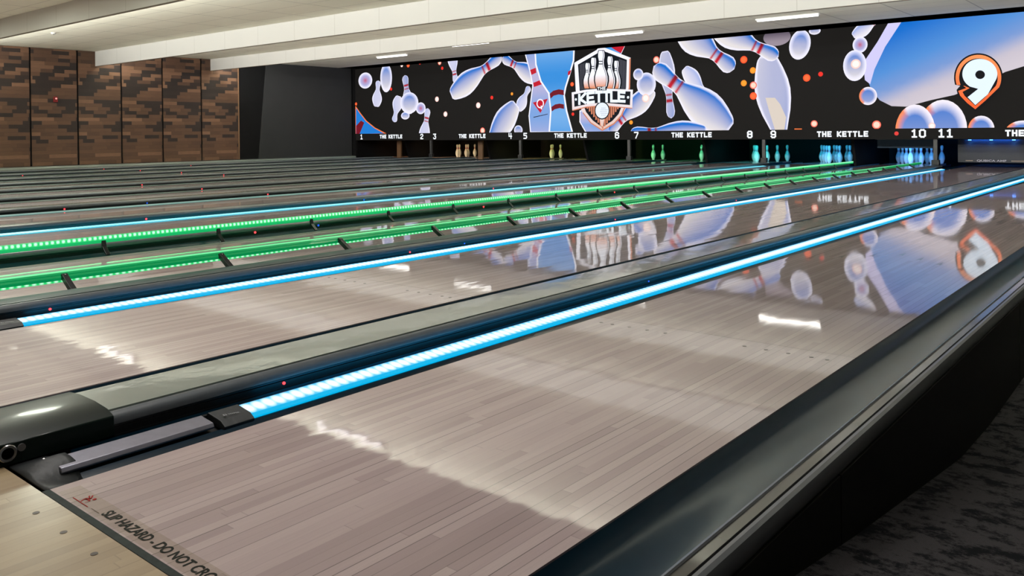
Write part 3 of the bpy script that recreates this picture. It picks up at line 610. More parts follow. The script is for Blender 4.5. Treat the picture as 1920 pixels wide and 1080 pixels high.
for k in (2, 4):
    o = MB().box(-0.09, 0.09, 0, 0.05, 0.0, 0.56).build('side_board', mat('ochre_board', (0.10, 0.05, 0.02) if k == 2 else (0.05, 0.04, 0.01), 0.6, noise=0.2), loc=(divX[k] - 0.02, 17.72, 0.0))
    o['label'] = 'rust brown upright board %s' % ('below the first THE KETTLE caption' if k == 2 else 'right of the cream lit pins'); o['category'] = 'board'

# ------------------------------------------------------------------ big LED screen
def emis_mat(name, vc=False, col=None, es=1.0):
    m_ = bpy.data.materials.new(name); m_.use_nodes = True; b_ = m_.node_tree.nodes['Principled BSDF']
    b_.inputs['Base Color'].default_value = (0.004, 0.004, 0.004, 1); b_.inputs['Roughness'].default_value = 0.8; b_.inputs['Specular IOR Level'].default_value = 0.05; b_.inputs['Emission Strength'].default_value = es
    if vc:
        a_ = m_.node_tree.nodes.new('ShaderNodeVertexColor'); a_.layer_name = 'Col'; m_.node_tree.links.new(a_.outputs['Color'], b_.inputs['Emission Color'])
    else: b_.inputs['Emission Color'].default_value = (*col, 1)
    return m_
M_art = emis_mat('screen_picture', True, es=1.12); M_wtxt = emis_mat('screen_white_text', col=(0.95, 1.0, 1.05), es=1.1)
SX0, SX1, SZ0, SZ1, SZC = -19.9, 5.5, 0.578, 2.955, 0.795
scr = empty('video_wall', ((SX0 + SX1) / 2, YS, SZ0), 'long LED video wall above the pins showing flying bowling pins on black', 'screen')
OX = (SX0 + SX1) / 2
MB().box(SX0 - OX, SX1 - OX, 0.0, 0.08, 0, SZ1 - SZ0).build('display_panel', emis_mat('screen_black', col=(0.0090, 0.0080, 0.0072), es=1.0), scr)
MB().box(SX0 - OX - 0.14, SX0 - OX, -0.01, 0.08, -0.58, SZ1 - SZ0 + 0.02).build('side_frame', M_dark, scr)
MB().box(SX0 - OX, SX1 - OX, -0.004, 0.001, SZC - SZ0 - 0.002, SZC - SZ0 + 0.002).build('frame_joint', M_dark, scr)

WH = hexc(235, 232, 250); 
def lerp(a, b_, t_): t_ = max(0, min(1, t_)); return tuple(x_ + (y_ - x_) * t_ for x_, y_ in zip(a, b_))
SOL = {'red': hexc(190, 24, 44), 'dred': hexc(112, 18, 34), 'orange': hexc(244, 120, 60), 'white': hexc(240, 240, 255), 'dark': hexc(30, 24, 40), 'cream': hexc(214, 202, 190), 'blue': hexc(30, 120, 205),
       'copper': hexc(206, 128, 98), 'black': hexc(14, 20, 28), 'grey': hexc(96, 96, 108), 'lav': hexc(150, 150, 205), 'sky': hexc(45, 140, 220), 'rimlav': hexc(205, 200, 240)}
BOK = {'r': (hexc(235, 50, 40), hexc(235, 50, 40)), 'o': (hexc(255, 110, 60), hexc(250, 80, 40)), 'a': (hexc(248, 160, 50), hexc(240, 140, 40)), 'w': (hexc(255, 240, 235), hexc(255, 205, 195)), 'p': (hexc(255, 215, 195), hexc(255, 110, 90))}
AV, AF, AC = [], [], []
lay = [0.0012]
def nxt(): lay[0] += 0.00022; return -lay[0]
def patch(grid, cols, y):
    n = len(AV); R_, C_ = len(grid), len(grid[0])
    for i in range(R_):
        for j in range(C_): AV.append((grid[i][j][0] - OX, y, grid[i][j][1] - SZ0)); AC.append(cols[i][j])
    for i in range(R_ - 1):
        for j in range(C_ - 1): AF.append((n + i * C_ + j, n + i * C_ + j + 1, n + (i + 1) * C_ + j + 1, n + (i + 1) * C_ + j))
PP = [(0.0, 0.66), (0.02, 0.50), (0.0, 0.0)]
def pwid(s):   # s = 0 at the head tip, 1 at the base; half width relative to length
    pts = [(0.0, 0.0), (0.012, 0.035), (0.04, 0.066), (0.10, 0.084), (0.17, 0.078), (0.25, 0.064), (0.31, 0.060), (0.37, 0.066), (0.44, 0.092), (0.53, 0.127), (0.62, 0.150), (0.70, 0.159), (0.78, 0.152), (0.87, 0.128), (0.95, 0.098), (0.985, 0.078), (1.0, 0.055)]
    for (a, b_), (c_, d_) in zip(pts, pts[1:]):
        if s <= c_: return b_ + (d_ - b_) * (s - a) / (c_ - a)
    return 0.05
TS = [-1, -0.93, -0.84, -0.74, -0.5, -0.2, 0.1, 0.4, 0.65, 0.78, 0.9, 1]
def body_col(dx_, dz_, t_, edge, tone='n'):
    up = dz_
    blue, lavn, warm = hexc(14, 108, 200), hexc(172, 176, 208), hexc(224, 218, 218)
    c_ = lerp(lerp(warm, lavn, (up + 0.55) / 0.5), blue, (up - 0.02) / 0.5)
    if tone == 'dim': c_ = lerp(hexc(150, 138, 150), hexc(90, 80, 95), (up + 0.5))
    c_ = lerp(c_, hexc(238, 236, 255), edge)
    return c_
def a_pin(h, b_, ws, st, bands):
    hv, bv = Vector(h), Vector(b_); ax = bv - hv; L_ = ax.length; ax.normalize(); nn = Vector((-ax.y, ax.x)); y = nxt(); N_ = 40
    G, C_ = [], []
    thin = L_ < 1.2
    rimw = 0.035 / max(L_ * 0.159 * ws, 0.01)
    for i in range(N_ + 1):
        s_ = i / N_; w_ = pwid(s_) * L_ * ws; g, c = [], []
        for t_ in TS:
            p = hv + ax * (s_ * L_) + nn * (w_ * t_)
            ez = (nn * t_).y * 0.9 + 0.25 * (0.5 - s_)
            e = max(0, (abs(t_) - 0.80) / 0.12)
            if s_ < 0.02 or s_ > 0.985: e = 1
            col = body_col(0, ez, t_, min(1, e) * 0.95 + (0.35 if thin else 0))
            inb = bands and (0.235 < s_ < 0.285 or 0.325 < s_ < 0.375) and e < 0.9
            if inb: col = lerp(hexc(196, 30, 50), hexc(120, 16, 32), (ez + 0.4))
            g.append(p); c.append(col)
        G.append(g); C_.append(c)
    patch(G, C_, y)
def a_ell(c0, rx, ry, st, ang):
    y = nxt(); N_ = 28; ca, sa = math.cos(math.radians(ang)), math.sin(math.radians(ang)); G, C_ = [], []
    for rr in (0.0, 0.35, 0.6, 0.78, 0.9, 1.0):
        g, c = [], []
        for i in range(N_ + 1):
            a_ = 2 * math.pi * i / N_; u, v_ = rx * rr * math.cos(a_), ry * rr * math.sin(a_)
            g.append((c0[0] + u * ca - v_ * sa, c0[1] + u * sa + v_ * ca))
            up = rr * math.sin(a_); e = max(0, (rr - 0.6) / 0.35)
            col = body_col(0, up * 0.6, 0, e * 0.9, 'dim' if st == 'dim' else 'n')
            if st == 'end' : col = lerp(lerp(hexc(190, 90, 120), hexc(170, 170, 215), rr / 0.5), hexc(238, 236, 255), e)
            if st == 'dim': col = body_col(0, up, 0, 0, 'dim')
            if st == 'rim': col = lerp(body_col(0, 0.3 + up * 0.2, 0, 0), hexc(244, 236, 245) if math.cos(a_) > -0.55 else hexc(250, 140, 80), e)
            c.append(col)
        G.append(g); C_.append(c)
    patch(G, C_, y)
def a_disc(c0, rx, rz, ci, co, y=None):
    y = y or nxt(); N_ = 20; G, C_ = [], []
    for rr, cc in ((0.0, ci), (0.6, ci), (0.85, co), (1.0, co)):
        G.append([(c0[0] + rx * rr * math.cos(2 * math.pi * i / N_), c0[1] + rz * rr * math.sin(2 * math.pi * i / N_)) for i in range(N_ + 1)]); C_.append([cc] * (N_ + 1))
    patch(G, C_, y)
def tri_fill(pts, colf, y, cell=None):
    bm = bmesh.new(); vs = [bm.verts.new((p[0], 0, p[1])) for p in pts]; bm.faces.new(vs); bm.normal_update()
    bmesh.ops.triangulate(bm, faces=bm.faces[:], ngon_method='EAR_CLIP')
    if cell:
        for axx, idx in (((1, 0, 0), 0), ((0, 0, 1), 2)):
            lo = min(v_.co[idx] for v_ in bm.verts); hi = max(v_.co[idx] for v_ in bm.verts); q = lo + cell
            while q < hi:
                co = [0, 0, 0]; co[idx] = q
                bmesh.ops.bisect_plane(bm, geom=bm.verts[:] + bm.edges[:] + bm.faces[:], plane_co=co, plane_no=axx); q += cell
    bmesh.ops.triangulate(bm, faces=bm.faces[:]); bm.verts.index_update(); n = len(AV)
    for v_ in bm.verts: AV.append((v_.co.x - OX, y, v_.co.z - SZ0)); AC.append(colf(v_.co.x, v_.co.z))
    for f_ in bm.faces: AF.append(tuple(n + v_.index for v_ in f_.verts))
    bm.free()
def rim(pts, w_, col, y):
    for p, q in zip(pts, pts[1:] + pts[:1]):
        p, q = Vector(p), Vector(q); d = q - p
        if d.length < 1e-6: continue
        d.normalize(); n_ = Vector((-d.y, d.x)) * w_ / 2; e = d * w_ * 0.4; k_ = len(AV)
        for u in (p - e + n_, p - e - n_, q + e - n_, q + e + n_): AV.append((u.x - OX, y, u.y - SZ0)); AC.append(col)
        AF.append((k_, k_ + 1, k_ + 2, k_ + 3))
def giant_col(x_, z_):
    t_ = (z_ - 1.0) * 0.75 + (x_ + 2.6) * -0.42 + 0.0
    d_ = -0.42 * (x_ + 1.8) + (z_ - 1.95)
    st = [(-0.9, hexc(190, 185, 205)), (-0.45, hexc(205, 196, 205)), (-0.15, hexc(196, 188, 200)), (0.15, hexc(120, 150, 205)), (0.55, hexc(80, 140, 210)), (1.3, hexc(10, 105, 200))]
    for (a, ca), (b2, cb) in zip(st, st[1:]):
        if d_ <= b2: return lerp(ca, cb, (d_ - a) / (b2 - a))
    return st[-1][1]
ART=[('ell', (-19.381, 2.557), 0.346, 0.265, 'end', 0), ('ell', (-18.356, 2.595), 0.28, 0.465, 'n', 0), ('pin', (-18.733, 2.527), (-18.838, 1.677), 1.75, 'n', 0), ('pin', (-17.477, 2.636), (-17.275, 1.399), 1.35, 'n', 1), ('pin', (-17.997, 1.158), (-17.759, 1.988), 1.7, 'n', 0), ('ell', (-17.472, 1.353), 0.196, 0.118, 'n', 0), ('ell', (-17.282, 1.752), 0.409, 0.336, 'n', 0), ('ell', (-16.768, 1.571), 0.213, 0.182, 'end', 0), ('pin', (-16.45, 1.563), (-16.69, 0.426), 1.3, 'n', 1), ('poly', [(-19.885, 1.706), (-19.643, 1.468), (-19.35, 1.214), (-18.928, 0.98), (-18.385, 0.784), (-19.901, 0.776)], 'blue', 'orange', 0.035), ('poly', [(-19.869, 1.062), (-19.619, 1.237), (-19.458, 1.163), (-19.709, 0.775), (-19.873, 0.776)], 'dred', None, 0), ('pin', (-15.249, 2.282), (-15.434, 3.317), 1.25, 'n', 1), ('pin', (-13.436, 2.992), (-15.453, 1.938), 1.0, 'n', 1), ('pin', (-12.435, 2.066), (-12.845, 1.409), 1.5, 'n', 0), ('pin', (-14.419, -0.007), (-12.921, 1.591), 1.1, 'n', 0), ('ell', (-12.852, 0.854), 0.154, 0.135, 'n', 0), ('pin', (-13.417, 2.93), (-12.077, 2.227), 1.15, 'n', 1), ('poly', [(-12.58, 2.997), (-12.41, 2.478), (-12.317, 2.091), (-12.403, 1.601), (-12.46, 1.245), (-12.412, 0.792), (-11.708, 0.786), (-11.702, 1.365), (-11.764, 1.851), (-12.032, 2.187), (-12.199, 2.658), (-12.223, 3.0)], 'lav', 'white', 0.035), ('poly', [(-12.41, 2.52), (-12.207, 2.571), (-12.191, 2.434), (-12.359, 2.38)], 'red', None, 0), ('poly', [(-12.302, 2.158), (-12.066, 2.221), (-11.999, 2.104), (-12.283, 2.04)], 'red', None, 0), ('poly', [(-12.322, 1.612), (-11.799, 1.704), (-12.059, 1.319)], 'red', None, 0), ('ring', (-12.063, 1.577), 0.13, 0.035, 'white'), ('poly', [(-12.047, 1.522), (-12.019, 1.521), (-11.993, 1.418), (-12.041, 1.419)], 'white', None, 0), ('poly', [(-12.303, 1.215), (-11.804, 1.292), (-11.804, 1.275), (-12.303, 1.193)], 'dark', None, 0), ('poly', [(-12.223, 3.0), (-12.199, 2.658), (-12.032, 2.187), (-11.764, 1.851), (-11.702, 1.365), (-11.759, 0.787), (-10.989, 0.781), (-11.171, 1.352), (-11.248, 1.779), (-11.197, 1.989), (-11.063, 2.326), (-10.93, 2.687), (-10.91, 2.975)], 'sky', 'white', 0.05), ('poly', [(-11.73, 1.836), (-11.612, 1.912), (-11.428, 1.945), (-11.263, 1.917), (-11.252, 1.779), (-11.429, 1.806), (-11.596, 1.778), (-11.705, 1.701)], 'dred', None, 0), ('poly', [(-11.68, 1.472), (-11.549, 1.54), (-11.399, 1.557), (-11.258, 1.532), (-11.252, 1.412), (-11.4, 1.437), (-11.567, 1.407), (-11.668, 1.35)], 'dred', None, 0), ('poly', [(-11.111, 2.408), (-11.003, 2.442), (-11.047, 2.325), (-11.122, 2.303)], 'red', None, 0), ('poly', [(-10.168, 2.928), (-10.059, 2.992), (-9.326, 2.976), (-9.46, 2.747), (-9.757, 2.855)], 'sky', 'white', 0.02), ('poly', [(-9.756, 2.97), (-9.326, 2.971), (-9.445, 2.783), (-9.607, 2.87)], 'red', None, 0), ('poly', [(-10.733, 1.341), (-10.736, 1.054), (-10.548, 0.777), (-9.808, 0.772), (-9.821, 1.065), (-10.448, 1.387)], 'lav', 'white', 0.03), ('pin', (-9.83, 0.772), (-8.519, 1.819), 1.05, 'n', 1), ('ell', (-8.714, 1.96), 0.272, 0.292, 'n', 0), ('ell', (-8.942, 2.217), 0.146, 0.147, 'n', 0), ('bok', (-8.733, 1.615), 0.106, 'w'), ('pin', (-8.021, 1.096), (-8.182, 2.747), 0.85, 'n', 1), ('pin', (-6.986, 1.544), (-7.664, 2.299), 1.25, 'n', 0), ('pin', (-8.498, 2.4), (-6.507, 0.821), 1.15, 'n', 1), ('pin', (-9.19, 0.767), (-7.088, 0.776), 0.8, 'n', 1), ('bok', (-8.422, 2.553), 0.086, 'p'), ('pin', (-6.377, 2.202), (-7.812, 3.341), 1.35, 'n', 1), ('pin', (-5.136, -0.295), (-5.607, 2.483), 0.92, 'n', 0), ('poly', [(-5.632, 1.518), (-5.412, 1.511), (-5.291, 1.361), (-5.158, 1.068), (-5.2, 0.792), (-5.417, 0.794), (-5.538, 1.182)], 'cream', None, 0), ('pin', (-5.324, 2.417), (-6.93, 3.263), 1.15, 'n', 1), ('ell', (-5.357, 2.86), 0.315, 0.19, 'dim', 0), ('ell', (-4.512, 2.931), 0.127, 0.081, 'n', 0), ('ell', (-4.841, 2.655), 0.235, 0.328, 'n', -12), ('bok', (-6.141, 2.409), 0.086, 'o'), ('bok', (-5.925, 2.152), 0.073, 'a'), ('bok', (-6.145, 1.871), 0.073, 'a'), ('bok', (-5.915, 1.812), 0.085, 'p'), ('bok', (-5.917, 1.569), 0.085, 'o'), ('bok', (-4.693, 1.921), 0.082, 'o'), ('bok', (-4.391, 1.987), 0.052, 'r'), ('bok', (-4.537, 0.917), 0.075, 'p'), ('poly', [(-4.973, 0.817), (-4.806, 0.815), (-4.807, 0.792), (-4.973, 0.794)], 'orange', None, 0), ('pin', (-3.084, 3.116), (-3.705, 2.75), 1.25, 'n', 1), ('poly', [(-2.827, 3.005), (-3.118, 2.625), (-3.438, 2.149), (-3.45, 1.905), (-3.345, 1.611), (-3.178, 1.383), (-2.95, 1.256), (-2.664, 1.237), (-2.216, 1.353), (-1.784, 1.443), (-1.365, 1.613), (-0.916, 1.846), (-0.44, 1.989), (-0.065, 1.869), (0.378, 2.016), (0.382, 3.068)], 'giant', None, 0), ('poly', [(-2.96, 3.039), (-2.715, 3.016), (-3.067, 2.478), (-3.279, 2.029), (-3.366, 1.723), (-3.472, 1.817), (-3.502, 2.175), (-3.213, 2.599)], 'rimlav', None, 0), ('ell', (-3.565, 2.559), 0.151, 0.168, 'end', 0), ('ell', (-3.676, 2.13), 0.238, 0.326, 'n', 0), ('bok', (-3.654, 2.162), 0.101, 'w'), ('ell', (-3.41, 1.48), 0.18, 0.189, 'rim', 0), ('ell', (-1.997, 0.765), 0.434, 0.591, 'rim', 0), ('ell', (-2.506, 0.738), 0.374, 0.538, 'rim', 0), ('ell', (-1.324, 0.769), 0.226, 0.257, 'rim', 0), ('ell', (-0.633, 0.702), 0.289, 0.22, 'rim', 0), ('bok', (-3.244, 0.877), 0.089, 'p'), ('bok', (-2.809, 0.697), 0.049, 'r'), ('bok', (-2.19, 0.841), 0.064, 'w'), ('bok', (-17.595, 2.955), 0.059, 'w'), ('bok', (-17.301, 2.938), 0.067, 'o'), ('bok', (-16.771, 2.97), 0.041, 'r'), ('bok', (-15.912, 2.937), 0.073, 'p'), ('bok', (-15.801, 2.761), 0.049, 'r'), ('bok', (-18.107, 2.223), 0.051, 'r'), ('bok', (-16.041, 1.829), 0.081, 'w'), ('bok', (-15.685, 1.365), 0.081, 'w'), ('bok', (-14.345, 1.594), 0.086, 'w'), ('bok', (-13.815, 1.802), 0.054, 'r'), ('bok', (-13.06, 1.882), 0.045, 'a'), ('bok', (-14.184, 0.851), 0.093, 'p'), ('bok', (-19.843, 1.794), 0.054, 'o'), ('bok', (-10.972, 2.06), 0.057, 'o'), ('bok', (-10.955, 1.264), 0.045, 'r'), ('bok', (-9.156, 1.016), 0.054, 'a')]
NINE=[('black', [(-0.993, 1.546), (-0.975, 1.598), (-0.962, 1.651), (-0.955, 1.707), (-0.954, 1.763), (-0.959, 1.819), (-0.97, 1.874), (-0.987, 1.927), (-1.009, 1.979), (-1.036, 2.027), (-1.068, 2.071), (-1.105, 2.111), (-1.145, 2.147), (-1.189, 2.176), (-1.235, 2.2), (-1.284, 2.217), (-1.334, 2.228), (-1.384, 2.232), (-1.435, 2.229), (-1.484, 2.219), (-1.532, 2.203), (-1.578, 2.179), (-1.621, 2.15), (-1.66, 2.115), (-1.695, 2.074), (-1.725, 2.028), (-1.749, 1.979), (-1.768, 1.926), (-1.782, 1.871), (-1.788, 1.813), (-1.789, 1.756), (-1.783, 1.698), (-1.771, 1.641), (-1.682, 1.618), (-1.745, 1.541), (-1.717, 1.409), (-1.571, 1.239), (-1.421, 1.115), (-1.218, 1.293)]), ('orange', [(-1.016, 1.56), (-0.999, 1.608), (-0.987, 1.659), (-0.981, 1.711), (-0.98, 1.764), (-0.985, 1.817), (-0.996, 1.869), (-1.012, 1.92), (-1.033, 1.968), (-1.059, 2.014), (-1.09, 2.055), (-1.125, 2.093), (-1.163, 2.126), (-1.205, 2.153), (-1.249, 2.175), (-1.295, 2.19), (-1.342, 2.199), (-1.39, 2.202), (-1.438, 2.198), (-1.484, 2.188), (-1.529, 2.171), (-1.572, 2.148), (-1.612, 2.119), (-1.648, 2.084), (-1.68, 2.045), (-1.707, 2.001), (-1.729, 1.954), (-1.746, 1.903), (-1.757, 1.85), (-1.762, 1.796), (-1.761, 1.741), (-1.754, 1.687), (-1.741, 1.634), (-1.655, 1.637), (-1.574, 1.569), (-1.716, 1.519), (-1.683, 1.425), (-1.56, 1.276), (-1.421, 1.153), (-1.24, 1.323)]), ('black', [(-1.07, 1.591), (-1.055, 1.633), (-1.045, 1.678), (-1.04, 1.724), (-1.04, 1.77), (-1.045, 1.816), (-1.056, 1.862), (-1.071, 1.906), (-1.09, 1.947), (-1.115, 1.986), (-1.143, 2.021), (-1.175, 2.052), (-1.21, 2.079), (-1.247, 2.101), (-1.286, 2.117), (-1.327, 2.128), (-1.369, 2.132), (-1.411, 2.131), (-1.452, 2.124), (-1.491, 2.111), (-1.529, 2.093), (-1.565, 2.069), (-1.597, 2.04), (-1.625, 2.006), (-1.65, 1.968), (-1.67, 1.927), (-1.685, 1.883), (-1.694, 1.837), (-1.699, 1.79), (-1.698, 1.743), (-1.691, 1.695), (-1.68, 1.649), (-1.663, 1.605), (-1.614, 1.615), (-1.516, 1.566), (-1.642, 1.496), (-1.602, 1.415), (-1.42, 1.22), (-1.262, 1.368)]), ('white', [(-1.064, 1.716), (-1.052, 1.754), (-1.046, 1.793), (-1.046, 1.834), (-1.052, 1.874), (-1.063, 1.913), (-1.079, 1.951), (-1.101, 1.986), (-1.127, 2.019), (-1.157, 2.048), (-1.191, 2.072), (-1.228, 2.092), (-1.267, 2.107), (-1.308, 2.117), (-1.349, 2.121), (-1.391, 2.12), (-1.432, 2.112), (-1.471, 2.099), (-1.507, 2.081), (-1.541, 2.058), (-1.57, 2.03), (-1.595, 1.998), (-1.615, 1.963), (-1.63, 1.925), (-1.639, 1.886), (-1.642, 1.845), (-1.64, 1.803), (-1.631, 1.763), (-1.617, 1.723), (-1.597, 1.686), (-1.572, 1.651), (-1.543, 1.621), (-1.51, 1.594), (-1.37, 1.545), (-1.553, 1.391), (-1.42, 1.234), (-1.207, 1.433)]), ('black', [(-1.253, 1.812), (-1.259, 1.844), (-1.277, 1.872), (-1.304, 1.892), (-1.336, 1.9), (-1.368, 1.896), (-1.395, 1.879), (-1.413, 1.852), (-1.42, 1.821), (-1.413, 1.788), (-1.395, 1.76), (-1.368, 1.74), (-1.336, 1.732), (-1.305, 1.737), (-1.278, 1.754), (-1.259, 1.78)])]
